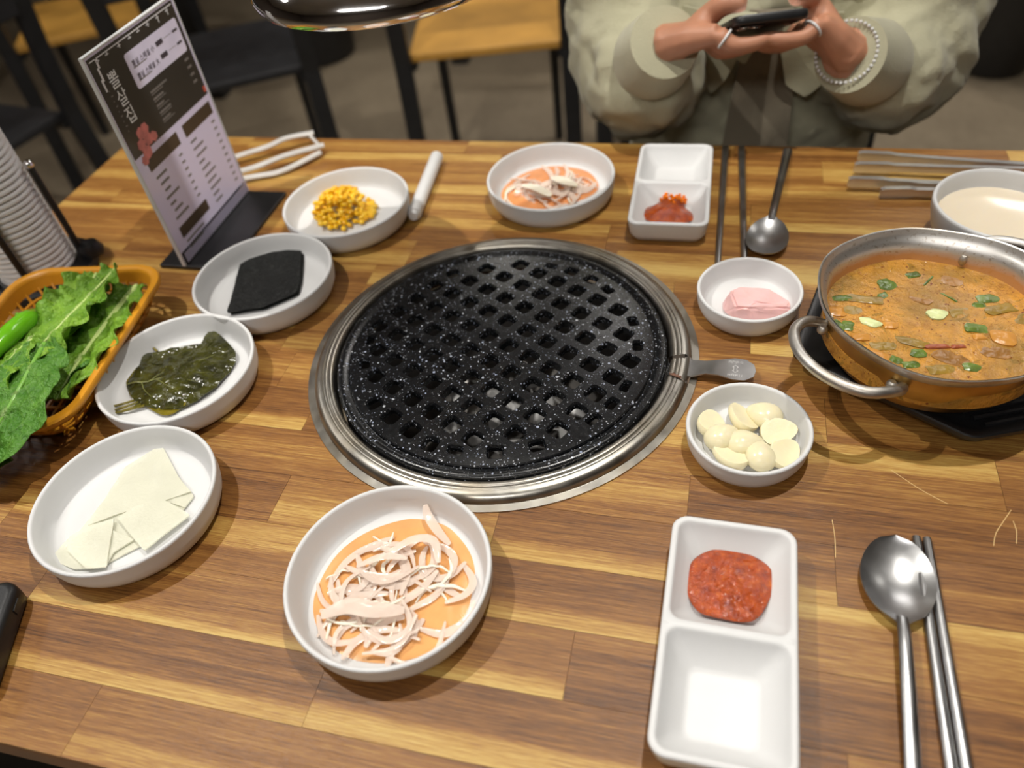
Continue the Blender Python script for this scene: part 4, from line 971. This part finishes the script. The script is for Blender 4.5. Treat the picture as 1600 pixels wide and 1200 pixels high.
for k in range(NC):
    o = cup0 if k == 0 else cup0.copy()
    if k: link(o)
    o.location = (CX, CY, T+.0112+.0690+.0062*k); o.rotation_euler = (PI, 0, 0)
    lab = 'white paper cup in the tall nested stack held by the black holder'
    if k == NC-1: lab = 'topmost white paper cup of the tall nested stack'
    tag(o, lab, 'paper cup', 'stacked paper cups')

# ------------------------------------------------------------------ orange basket with lettuce and peppers
KX, KY, KA = -.5800, .3975, math.radians(8)
bk = thing('plastic_basket', 'mustard orange plastic lattice basket holding lettuce', 'basket', (KX, KY, T), KA)
M_BASK = plain('mustard_plastic', srgb(208, 142, 34), .38, var=.05, vs=20)
def bl_(i, z, r=.034): return [(a, b, z) for a, b in rrect(-.0810+i, .0810-i, -.1090+i, .1090-i, max(r-i*.5, .006), 8)]
HB = .042
MB().loft([bl_(.0070, HB-.012), bl_(.0010, HB-.0060), bl_(0, HB-.0020), bl_(.0012, HB), bl_(.0060, HB+.0004), bl_(.0078, HB-.0010), bl_(.0085, HB-.0040), bl_(.0110, HB-.014), bl_(.0098, HB-.015), bl_(.0070, HB-.012)], False, False).build('rim', M_BASK, bk, ang=50)
def wall_pt(t_, s):    # t_ along the outline 0..1, s 0 top .. 1 bottom
    L_ = bl_(.0095+.020*s**1.3, lerp(HB-.012, .003, s)); n_ = len(L_); f = (t_ % 1)*n_; i = int(f) % n_; j = (i+1) % n_
    return Vector(L_[i]).lerp(Vector(L_[j]), f-int(f))
# evenly spaced parameters along outline
base_loop = [Vector(p) for p in bl_(.0095, 0)]; acc = [0]
for i in range(len(base_loop)): acc.append(acc[-1]+(base_loop[(i+1) % len(base_loop)]-base_loop[i]).length)
def par(d):
    d = d % acc[-1]
    for i in range(len(base_loop)):
        if acc[i+1] >= d: return (i+(d-acc[i])/max(1e-9, acc[i+1]-acc[i]))/len(base_loop)
    return 0
NR = 46
for k in range(NR):
    t_ = par(acc[-1]*k/NR); MB().tube([wall_pt(t_, s) for s in (0, .25, .5, .75, 1)], .0014, 6).build('rib', M_BASK, bk)
for s in (.33, .66, 1.0):
    q = [wall_pt(par(acc[-1]*k/60), s) for k in range(60)]; MB().tube(q+[q[0]], .0014, 6, caps=False).build('hoop', M_BASK, bk)
for k in range(-4, 5):
    MB().box((k*.0115, 0, .0028), (.0026, .160, .0026)).build('floor_bar', M_BASK, bk, smooth=False)
for k in range(-6, 7):
    MB().box((0, k*.0125, .0032), (.104, .0026, .0026)).build('floor_bar', M_BASK, bk, smooth=False)
def lettuce_mat(name, dark, light, ribk=.75):
    x = N(name); uv = x.n('ShaderNodeUVMap'); uv.uv_map = 'UVMap'; sp = x.n('ShaderNodeSeparateXYZ'); x.l(uv.outputs[0], sp.inputs[0])
    co = x.coord(); f = x.noise(co, 55, 4, .6)
    av = x.math('ABSOLUTE', x.math('MULTIPLY_ADD', sp.outputs[1], 2.0, -1.0))
    vsh = x.math('ABSOLUTE', x.math('SUBTRACT', x.math('FRACT', x.math('MULTIPLY', x.math('MULTIPLY_ADD', av, -.25, sp.outputs[0]), 9.0)), .5))
    base = x.ramp(f, [(.3, dark), (.72, light)])
    pale = srgb(206, 220, 150)
    base = x.mix(x.ramp(vsh, [(.0, (.25, .25, .25)), (.05, (0, 0, 0))]), base, srgb(150, 190, 80))
    base = x.mix(x.ramp(av, [(.01, (ribk,)*3), (.07, (0, 0, 0))]), base, pale)
    x.set(Base_Color=base, Roughness=.33, Specular_IOR_Level=.5, Subsurface_Weight=.0, Transmission_Weight=0)
    hgt = x.noise(co, 110, 4, .6)
    x.bump(hgt, 1.0, .008)
    tr = x.n('ShaderNodeBsdfTranslucent'); x.l(base, tr.inputs[0]); mx = x.n('ShaderNodeMixShader'); mx.inputs[0].default_value = .22
    x.l(x.b.outputs[0], mx.inputs[1]); x.l(tr.outputs[0], mx.inputs[2]); x.l(mx.outputs[0], x.t.nodes['Material Output'].inputs[0])
    return x.m
M_LET = lettuce_mat('lettuce_bright', srgb(98, 150, 30), srgb(152, 196, 66)); M_LETD = lettuce_mat('lettuce_deep', srgb(64, 120, 34), srgb(112, 166, 62), .3); M_RIB = wet('lettuce_rib', srgb(196, 214, 136), .3, .05); M_RIB2 = wet('lettuce_rib_green', srgb(112, 162, 62), .3, .05)
def lettuce(label, path, wd, mat, curl=.25, ruff=.004, freq=26, seed=0, rib=.0014, asym=0.0, droop=0.0):
    q = cat(path, 16); m = len(q); nv = 32; rows = []
    t = thing('lettuce_leaf', label, 'lettuce', tuple(q[m//2]), group='lettuce leaves in the basket'); org = q[m//2]
    for i, p in enumerate(q):
        u = i/(m-1); tt = (q[min(i+1, m-1)]-q[max(i-1, 0)]).normalized(); s = tt.cross(Vector((0, 0, 1))).normalized(); up = s.cross(tt).normalized()
        hw = interp(wd, u)/2; row = []
        for j in range(nv+1):
            v = -1+2*j/nv; e = abs(v)
            rf = ruff*e**2.2*math.sin(freq*u*(1+.15*v)+seed+3*v)+ruff*.6*e**1.5*nz(p.x+v*.02, p.y, seed+v, 90)
            bmp = .0030*nz(u*9+seed, v*4, seed, 1.0)+.0022*nz(u*20, v*8, seed+5, 1.0)+.0012*nz(u*40, v*16, seed+9, 1.0)
            edge = 1+.10*e**3*math.sin(freq*1.7*u+seed*2)
            pos = p+s*(hw*v*edge*(1+asym*v))+up*(curl*hw*e*e+rf+bmp)-Vector((0, 0, droop*max(0, v)**2*hw))
            row.append(pos-org)
        rows.append(row)
    vs = [c for r in rows for c in r]; fs = []; uvs = []
    for i in range(m-1):
        for j in range(nv):
            a = i*(nv+1)+j; fs.append((a, a+1, a+nv+2, a+nv+1)); uvs += [(i/(m-1), j/nv), (i/(m-1), (j+1)/nv), ((i+1)/(m-1), (j+1)/nv), ((i+1)/(m-1), j/nv)]
    me = bpy.data.meshes.new('blade'); me.from_pydata(vs, [], fs); me.update(); ul = me.uv_layers.new(name='UVMap')
    for k, c in enumerate(uvs): ul.data[k].uv = c
    me.polygons.foreach_set('use_smooth', [True]*len(me.polygons)); me.materials.append(mat)
    o = bpy.data.objects.new('blade', me); link(o, t); so = o.modifiers.new('thickness', 'SOLIDIFY'); so.thickness = .0006
    MB().tube([p-org+Vector((0, 0, -.0002)) for p in q], [lerp(rib, rib*.3, i/(m-1)) for i in range(m)], 8, .6).build('midrib', M_RIB if mat is M_LET else M_RIB2, t)
    return t
LZ = T+.022
lettuce('broad lettuce leaf lowest in the basket under the others', [(-.562, .480, LZ+.006), (-.558, .440, LZ+.004), (-.556, .395, LZ+.004), (-.554, .350, LZ+.008), (-.552, .318, LZ+.012)], (.030, .070, .080, .076, .040), M_LETD, .25, .004, 22, 11)
lettuce('lettuce leaf furthest back in the basket, wrinkled top against the rim', [(-.584, .492, LZ+.022), (-.578, .460, LZ+.020), (-.572, .420, LZ+.016), (-.566, .370, LZ+.010), (-.562, .330, LZ+.004)], (.026, .058, .052, .034, .020), M_LET, .40, .005, 30, 1)
lettuce('pale ribbed romaine leaf along the right side of the basket', [(-.536, .484, LZ+.016), (-.535, .452, LZ+.016), (-.532, .415, LZ+.016), (-.527, .375, LZ+.016), (-.519, .335, LZ+.014)], (.026, .046, .056, .060, .028), M_LET, .30, .005, 34, 2, .0034)
lettuce('bright lettuce leaf lying over its neighbours in the basket middle', [(-.552, .486, LZ+.034), (-.552, .452, LZ+.034), (-.555, .415, LZ+.033), (-.560, .375, LZ+.030), (-.564, .345, LZ+.025)], (.010, .040, .056, .058, .034), M_LET, .30, .006, 38, 3)
lettuce('light backed lettuce leaf between the peppers and the front leaf', [(-.566, .385, LZ+.036), (-.566, .358, LZ+.038), (-.568, .330, LZ+.034), (-.572, .300, LZ+.026)], (.012, .040, .046, .028), M_LET, .15, .004, 22, 6)
lettuce('large dark green lettuce leaf spilling over the near end of the basket', [(-.550, .378, LZ+.036), (-.540, .350, LZ+.038), (-.536, .318, LZ+.033), (-.540, .288, LZ+.022), (-.548, .262, LZ+.006)], (.018, .060, .082, .086, .040), M_LETD, .12, .004, 18, 4, .0026)
lettuce('lettuce leaf tip hanging lowest over the near rim', [(-.556, .330, LZ+.026), (-.556, .300, LZ+.024), (-.556, .275, LZ+.012), (-.558, .255, LZ-.008)], (.040, .074, .070, .03), M_LETD, .05, .004, 20, 8)
M_PEP = wet('green_chili', srgb(96, 164, 24), .18, .12, 40, .1, 90); M_PSTEM = wet('chili_stem', srgb(92, 130, 40), .4)
def pepper(label, path, r):
    q = cat(path, 6); m = len(q); t = thing('green_chili', label, 'chili pepper', tuple(q[0]), group='green chilies in the basket'); org = q[0]
    MB().tube([p-org for p in q], [r*(.55+.45*min(1, i/3))*(1-.85*max(0, i/(m-1)-.35)/.65) for i in range(m)], 14).build('pod', M_PEP, t)
    d = (q[0]-q[1]).normalized(); MB().tube([Vector((0, 0, 0))-d*.001, d*.004, d*.020+Vector((0, 0, .002))], [r*.62, .0028, .0018], 10).build('stalk', M_PSTEM, t)
pepper('thicker green chili lying against the bright lettuce', [(-.5900, .4130, LZ+.034), (-.5810, .3860, LZ+.043), (-.5785, .3600, LZ+.045), (-.5840, .3250, LZ+.038), (-.5960, .3000, LZ+.026)], .0088)
pepper('thinner green chili left of the thick one', [(-.6060, .4260, LZ+.024), (-.5975, .3980, LZ+.033), (-.5975, .3700, LZ+.034), (-.6060, .3350, LZ+.026)], .0076)

# ------------------------------------------------------------------ exhaust hood
hd = thing('exhaust_hood', 'polished chrome exhaust hood hanging above the grill', 'exhaust hood', (-.258, .583, 1.012))
MB().lathe([(.0905, 0), (.0955, .002), (.0975, .008), (.0950, .015), (.0860, .024), (.070, .034), (.056, .048), (.048, .070), (.046, .090), (.0435, .090), (.0455, .070), (.054, .046), (.068, .031), (.084, .021), (.0905, .012), (.0890, .003), (.0905, 0)], 72, cap0=False, cap1=False).build('bell', M_CHROME, hd)
MB().lathe([(.0465, .085), (.050, .086), (.050, .112), (.0465, .113), (.0440, .113), (.0440, .085), (.0465, .085)], 48, cap0=False, cap1=False).build('collar', M_STEEL, hd)
pr_ = []
for k in range(60): z = .112+(CEIL-1.012-.112)*k/59; pr_.append((.0455+(.0022 if k % 2 else 0), z))
MB().lathe(pr_, 32, cap0=False, cap1=False).build('flexible_duct', M_STEEL, hd, ang=20)

# ------------------------------------------------------------------ background furniture
M_BLKSEAT = plain('black_vinyl', (.014, .014, .016), .5, var=.2)
def chair(label, x, y, rz, seat_mat, grp):
    t = thing('restaurant_chair', label, 'chair', (x, y, 0), rz, grp)     # faces local +y
    bevel(MB().box((0, 0, .445), (.38, .39, .022)).build('seat', seat_mat, t, smooth=False), .005)
    for sg in (-1, 1):
        MB().loft([[(sg*.205+a, yy+b, z) for a, b in ((-.021, -.010), (.021, -.010), (.021, .010), (-.021, .010))] for yy, z in ((-.25, 0), (-.205, .44), (-.215, .60), (-.255, .86))]).build('back_post', M_BLACKSTEEL, t, smooth=False)
        MB().loft([[(sg*.165+a, yy+b, z) for a, b in ((-.013, -.010), (.013, -.010), (.013, .010), (-.013, .010))] for yy, z in ((.185, 0), (.165, .434))]).build('front_leg', M_BLACKSTEEL, t, smooth=False)
        MB().box((sg*.185, -.02, .425), (.02, .36, .018)).build('side_rail', M_BLACKSTEEL, t, smooth=False)
    MB().box((0, .165, .425), (.33, .018, .018)).build('front_rail', M_BLACKSTEEL, t, smooth=False)
    bevel(MB().box((0, -.238, .77), (.372, .014, .17)).build('backrest', seat_mat, t, smooth=False), .004)
    return t
chair('black framed chair with a plywood seat left of the seated person', -.610, 2.005, math.radians(12), M_PLY, 'plywood seat chairs')
chair('black framed plywood chair mostly hidden behind the seated person', -.105, 2.09, math.radians(6), M_PLY, 'plywood seat chairs')
chair('black framed plywood chair at the table behind the menu stand', -1.94, 2.12, math.radians(30), M_PLY, 'plywood seat chairs')
chair('black padded chair added to darken the floor behind the cup stack', -1.78, 1.32, math.radians(80), M_BLKSEAT, 'black padded chairs added to darken the floor')  # added chair: its black seat stands in for shade on the floor
chair('black padded chair added to darken the floor behind the left table corner', -1.28, 1.80, math.radians(30), M_BLKSEAT, 'black padded chairs added to darken the floor')  # second added chair, black to darken the shaded floor here
chair('chair the person in the olive shirt sits on', .045, 1.17, PI, M_PLY, 'plywood seat chairs')
def side_table(label, x0, x1, y0, y1):
    t = thing('dining_table', label, 'table', ((x0+x1)/2, (y0+y1)/2, 0)); hx, hy = (x1-x0)/2, (y1-y0)/2
    bevel(MB().box((0, 0, .725), (2*hx, 2*hy, .03)).build('table_top', M_PLY, t, smooth=False), .004)
    for a in (-1, 1):
        for b in (-1, 1): MB().box((a*(hx-.045), b*(hy-.045), .355), (.06, .06, .71)).build('leg', M_BLACKSTEEL, t, smooth=False)
    MB().box((0, -hy+.045, .67), (2*hx-.15, .03, .06)).build('apron', M_BLACKSTEEL, t, smooth=False)
side_table('dining table in the dark behind the menu stand', -3.04, -1.82, 2.46, 3.20)
side_table('dining table beyond the plywood seat chairs', -1.02, .35, 2.75, 3.5)
def bin_(label, x, y, r0, r1, h):
    t = thing('waste_bin', label, 'bin', (x, y, 0), group='black round bins')
    MB().lathe([(.004, 0), (r0-.01, 0), (r0, .01), (r1, h-.02), (r1+.008, h-.018), (r1+.010, h), (r1-.006, h), (r1-.012, h-.02), (r0-.014, .02), (.004, .016)], 40).build('body', M_BLACKPL, t)
    MB().lathe([(r1+.011, h-.002), (r1+.013, h+.006), (r1-.03, h+.03), (.004, h+.04), (.004, h+.036), (r1-.03, h+.026)], 40, cap0=False).build('lid', M_BLACKPL, t)
bin_('black round bin on the floor behind the corn dish', -1.60, 2.87, .145, .185, .50)
bin_('black round bin on the floor right of the seated person', .83, 2.72, .10, .20, .52)

# ------------------------------------------------------------------ seated person
per = thing('person', 'person in a loose olive shirt sitting across the table holding a phone', 'person', (.04, 1.06, .47))
PO = Vector((.04, 1.06, .47))
def loc(p): return Vector(p)-PO
def ell(cx, cy, z, rx, ry, n=28): return [loc((cx+rx*math.cos(2*PI*k/n), cy+ry*math.sin(2*PI*k/n), z)) for k in range(n)]
def remesh(o, vox, sm=4, fac=.6):
    m = o.modifiers.new('remesh', 'REMESH'); m.mode = 'VOXEL'; m.voxel_size = vox; m.use_smooth_shade = True
    s = o.modifiers.new('smooth', 'SMOOTH'); s.iterations = sm; s.factor = fac
    return o
Ct = Vector((.042, .813, .896)); ex = Vector((.968, .25, 0)).normalized(); el = Vector((-.22, .86, -.46)); el = (el-ex*el.dot(ex)).normalized(); en = ex.cross(el).normalized()
def Q(a, b, c): return Ct+ex*a+el*b+en*c
def fab(name, col, bs=420):
    x = N(name); co = x.coord(); f = x.noise(co, 9, 4); g = x.noise(co, bs, 3, .7)
    x.set(Base_Color=x.ramp(f, [(.3, tuple(c*.85 for c in col)), (.7, tuple(c*1.1 for c in col))]), Roughness=.9, Specular_IOR_Level=.15, Sheen_Weight=.25); x.bump(g, .5, .002); return x.m
M_SHIRT = fab('olive_fleece', srgb(176, 172, 146)); M_TEE = fab('taupe_knit', srgb(128, 118, 100)); M_JEAN = fab('blue_grey_denim', srgb(84, 88, 96)); M_HAIR = plain('black_hair', (.012, .010, .009), .5, var=.3, vs=90)
WR = Vector((-.060, .832, .862)); WL = Vector((.122, .852, .842))
# skin body: head, neck, torso core, arms and hands in one surface
sb = MB()
sb.loft([ell(.04, 1.06, .50, .12, .09), ell(.04, 1.04, .70, .115, .080), ell(.04, 1.04, .95, .125, .075), ell(.04, 1.05, 1.06, .11, .06), ell(.04, 1.045, 1.11, .055, .05), ell(.04, 1.035, 1.20, .050, .052)])
sb.ball(loc((.04, 1.015, 1.285)), (.073, .090, .105), 24, 16); sb.ball(loc((.04, .975, 1.235)), (.048, .050, .055), 16, 10)
sb.tube([loc((.04, .930, 1.300)), loc((.04, .916, 1.270)), loc((.04, .932, 1.258))], [.008, .013, .010], 10)
for sg in (-1, 1): sb.ball(loc((.04+sg*.074, 1.02, 1.275)), (.010, .020, .030), 10, 8)
sb.ball(loc((.04, .928, 1.228)), (.022, .010, .009), 10, 6)
def hand(sg, wrist, elbow, sh):
    sb.tube(cat([loc(sh), loc(((sh[0]+elbow[0])/2+sg*.01, (sh[1]+elbow[1])/2, (sh[2]+elbow[2])/2)), loc(elbow), loc(Vector(elbow).lerp(wrist, .5)), loc(wrist)], 5), [.042]*6+[.040]*5+[.038]*4+[.034, .031, .029, .027, .026, .026], 14)
    kn = [Q(sg*.050, .016+.0205*k, -.010+.001*k) for k in range(4)]
    for k, kk in enumerate(kn): sb.tube([loc(wrist.lerp(kk, -.1)), loc(wrist.lerp(kk, .5)+Vector((0, 0, .002))), loc(kk)], [.020, .0160, .0098], 10)
    for k, L in enumerate((.92, 1.0, .95, .78)):
        b = .018+.0215*k; P_ = [kn[k], Q(sg*.036, b-.004, -.0215), Q(sg*(.036-.022*L), b-.005, -.0225), Q(sg*(.036-.040*L), b-.003, -.0185)]
        sb.tube([loc(p) for p in cat(P_, 3)], [.0092, .0090, .0088, .0086, .0084, .0082, .0079, .0076, .0070, .0060], 10)
    P_ = [wrist.lerp(kn[0], .45), Q(sg*.054, .040, .010), Q(sg*.040, .024, .0175), Q(sg*.022, .014, .0150)]
    sb.tube([loc(p) for p in cat(P_, 4)], [.017, .0155, .0145, .0135, .0125, .0120, .0115, .0112, .0110, .0105, .0098, .0090, .0070], 10)
    return kn
EL_R, EL_L = (-.090, .955, .755), (.178, .985, .755)
knR = hand(-1, WR, EL_R, (-.100, 1.05, 1.03)); knL = hand(1, WL, EL_L, (.180, 1.05, 1.03))
remesh(sb.build('body', M_SKIN, per), .0027, 2, .5)
M_EYEW = plain('eye_white', (.7, .69, .67), .25); M_EYED = plain('eye_dark', (.02, .015, .012), .2)
for sg in (-1, 1):
    e_ = MB().ball(loc((.04+sg*.029, .9395, 1.285)), (.0105, .0085, .0058), 14, 8).build('eye', M_EYEW, per)
    MB().ball(loc((.04+sg*.029, .9335, 1.284)), (.0045, .0030, .0048), 12, 8).build('iris', M_EYED, e_)
    MB().tube(cat([loc((.04+sg*.014, .9285, 1.303)), loc((.04+sg*.030, .9290, 1.308)), loc((.04+sg*.046, .9370, 1.303))], 4), .0028, 8, .6).build('eyebrow', M_HAIR, per)
MB().tube([loc((.022, .9205, 1.231)), loc((.04, .9170, 1.2295)), loc((.058, .9205, 1.231))], [.0025, .0042, .0025], 8).build('mouth', plain('lips', srgb(168, 100, 92), .4), per)
hb = MB(); hb.ball(loc((.04, 1.032, 1.325)), (.084, .096, .083), 24, 16)
hb.tube(cat([loc((.04, 1.09, 1.32)), loc((.04, 1.120, 1.22)), loc((.04, 1.125, 1.10))], 5), [.078, .078, .076, .074, .072, .068, .062, .055, .045, .032, .018], 16)
for sg in (-1, 1):
    hb.tube(cat([loc((.04+sg*.062, 1.01, 1.355)), loc((.04+sg*.080, 1.005, 1.30)), loc((.04+sg*.083, 1.03, 1.22)), loc((.04+sg*.072, 1.06, 1.12))], 5), [interp((.022, .024, .026, .012), k/15) for k in range(16)], 12)
    hb.tube(cat([loc((.04, .962, 1.392)), loc((.04+sg*.036, .945, 1.362)), loc((.04+sg*.068, .968, 1.315))], 5), [interp((.018, .019, .010), k/10) for k in range(11)], 12)
remesh(hb.build('hair', M_HAIR, per), .006, 4)
# shirt
sm_ = MB()
sm_.loft([ell(.04, 1.08, .49, .165, .130), ell(.04, 1.07, .58, .165, .128), ell(.04, 1.055, .70, .160, .122), ell(.04, 1.045, .80, .158, .118), ell(.04, 1.04, .92, .165, .112), ell(.04, 1.045, 1.02, .165, .100), ell(.04, 1.05, 1.085, .125, .085), ell(.04, 1.05, 1.125, .072, .066)])
def sleeve(p, r): sm_.tube(cat([loc(q) for q in p], 6), [interp(r, i/(6*(len(p)-1))) for i in range(6*(len(p)-1)+1)], 22)
sleeve([(-.105, 1.05, 1.055), (-.128, 1.01, .93), (-.118, .965, .815), (-.095, .925, .785), (-.083, .885, .815), (-.080, .872, .826)], (.066, .068, .074, .076, .062, .040))
sleeve([(.185, 1.05, 1.055), (.212, 1.03, .93), (.206, .995, .815), (.190, .965, .780), (.170, .922, .796), (.156, .900, .808)], (.066, .068, .076, .078, .065, .042))
so_ = remesh(sm_.build('shirt', M_SHIRT, per), .006, 5, .6)
tx_ = bpy.data.textures.new('cloth_folds', 'CLOUDS'); tx_.noise_scale = .038; tx_.noise_depth = 2
dp = so_.modifiers.new('folds', 'DISPLACE'); dp.texture = tx_; dp.strength = .021; dp.mid_level = .5; dp.texture_coords = 'LOCAL'
# sleeve cuffs
for nm_c, c, d in (('cuff', Vector((-.066, .838, .857)), (WR-Vector((-.083, .885, .815)))), ('cuff', Vector((.131, .860, .834)), (WL-Vector((.166, .915, .800))))):
    d = d.normalized(); MB().tube([loc(c-d*.050), loc(c-d*.036), loc(c-d*.010), loc(c+d*.012), loc(c+d*.0135), loc(c+d*.012), loc(c-d*.010), loc(c-d*.034)], [.0430, .0450, .0410, .0375, .0362, .0350, .0370, .0380], 28, caps=False).build(nm_c, M_SHIRT, per)
# undershirt panel and shirt front flaps
def front(x, z): 
    k = max(0, 1-((x-.04)/.150)**2); return 1.052-.1215*math.sqrt(k)+(.700-z)*-.03
def panel(poly, off, name, mat, th=.003):
    b = resample(poly, 40, False); cx, cz = sum(p[0] for p in b)/40, sum(p[1] for p in b)/40; vs = []; fs = []; rings = 6
    for lay in (0, 1):
        vs.append(loc((cx, front(cx, cz)-off-lay*th, cz)))
        for i in range(1, rings+1):
            for x_, z_ in b:
                X, Z = lerp(cx, x_, i/rings), lerp(cz, z_, i/rings); vs.append(loc((X, front(X, Z)-off-lay*th+.004*nz(X, Z, off, 22), Z)))
    H = 1+rings*40
    for lay in (0, 1):
        for j in range(40):
            k = (j+1) % 40; f = (lay*H, lay*H+1+j, lay*H+1+k); fs.append(f if lay else f[::-1])
            for i in range(rings-1):
                a = lay*H+1+i*40; f = (a+j, a+40+j, a+40+k, a+k); fs.append(f if lay else f[::-1])
    a = 1+(rings-1)*40
    for j in range(40): k = (j+1) % 40; fs.append((a+j, a+k, H+a+k, H+a+j))
    return MB().add(vs, fs).build(name, mat, per, ang=60)
panel([(.022, .86), (.070, .86), (.082, .76), (.088, .62), (.000, .62), (.010, .74)], .009, 'undershirt', M_TEE)
panel([(-.060, .86), (.030, .86), (.034, .825), (.022, .800), (.016, .812), (.002, .782), (-.012, .765), (-.040, .800)], .016, 'shirt_flap', M_SHIRT)
panel([(.060, .86), (.125, .85), (.122, .78), (.096, .760), (.072, .775), (.060, .82)], .015, 'shirt_flap', M_SHIRT)
# trousers and shoes
jn = MB()
for sg in (-1, 1):
    hx = .04+sg*.085
    jn.tube(cat([loc((.04+sg*.06, 1.09, .545)), loc((hx, .98, .555)), loc((hx+sg*.01, .74, .560)), loc((hx+sg*.01, .66, .50)), loc((hx+sg*.01, .68, .30)), loc((hx+sg*.01, .70, .09))], 5), [interp((.095, .090, .075, .066, .058, .050), i/25) for i in range(26)], 16)
remesh(jn.build('trousers', M_JEAN, per), .008, 3)
for sg in (-1, 1):
    hx = .04+sg*.095; sh_ = MB()
    sh_.loft([[loc((hx+x_*k, .62+y_*k, z)) for x_, y_ in [(.045*math.cos(2*PI*j/20), -.02+.12*math.sin(2*PI*j/20)) for j in range(20)]] for k, z in ((.96, .002), (1.0, .015), (.97, .045), (.75, .075), (.45, .095))])
    sh_.build('shoe', M_BLKSEAT, per)
# rings and bracelet
def torus_at(c, d, R0, r0, name, mat):
    d = d.normalized(); u = d.orthogonal().normalized(); v = d.cross(u); q = [c+u*(R0*math.cos(2*PI*k/24))+v*(R0*math.sin(2*PI*k/24)) for k in range(25)]
    return MB().tube([loc(p) for p in q], r0, 8, caps=False).build(name, mat, per)
torus_at(knR[0].lerp(Q(-.036, .014, -.0215), .45), Q(-.036, .014, -.0215)-knR[0], .0094, .0013, 'finger_ring', M_WHITE)
torus_at(knL[0].lerp(Q(.036, .014, -.0215), .45), Q(.036, .014, -.0215)-knL[0], .0094, .0013, 'finger_ring', M_WHITE)
bd = MB(); dd = (WL-Vector(EL_L)).normalized(); u = dd.orthogonal().normalized(); v = dd.cross(u); cc = WL+dd*.004
for k in range(40): a = 2*PI*k/40; bd.ball(loc(cc+u*(.0300*math.cos(a))+v*(.0300*math.sin(a))), .0018, 8, 6)
tag(bd.build('beaded_bracelet', M_WHITE, per), 'thin bracelet of small white beads', kind='stuff')
# phone
ph = thing('smartphone', 'black smartphone held in both hands by the seated person', 'phone', tuple(Ct))
Mp = Matrix((ex, el, en)).transposed().to_4x4(); Mp.translation = Ct; ph.matrix_world = Mp
def phl(i, z): return [(a, b, z) for a, b in rrect(-.0365+i, .0365-i, i, .148-i, .009-i*.5, 6)]
MB().loft([phl(.0015, -.0055), phl(.0003, -.0045), phl(0, -.002), phl(0, .0015), phl(.0010, .0030)]).build('case', M_BLACKPL, ph, ang=50)
MB().loft([phl(.0035, .0030), phl(.0035, .0033)]).build('screen', emissive('phone_screen', (.55, .6, .7), .5), ph, smooth=False)
bevel(MB().box((-.018, .020, -.0064), (.026, .026, .0020)).build('camera_plate', M_BLACKPL, ph, smooth=False), .0008)
for a, b in ((-.024, .014), (-.012, .020), (-.024, .027)): MB().lathe([(.001, -.0086), (.0045, -.0086), (.0050, -.0072)], 18, (a, b, 0)).build('camera_lens', M_CHROME, ph)
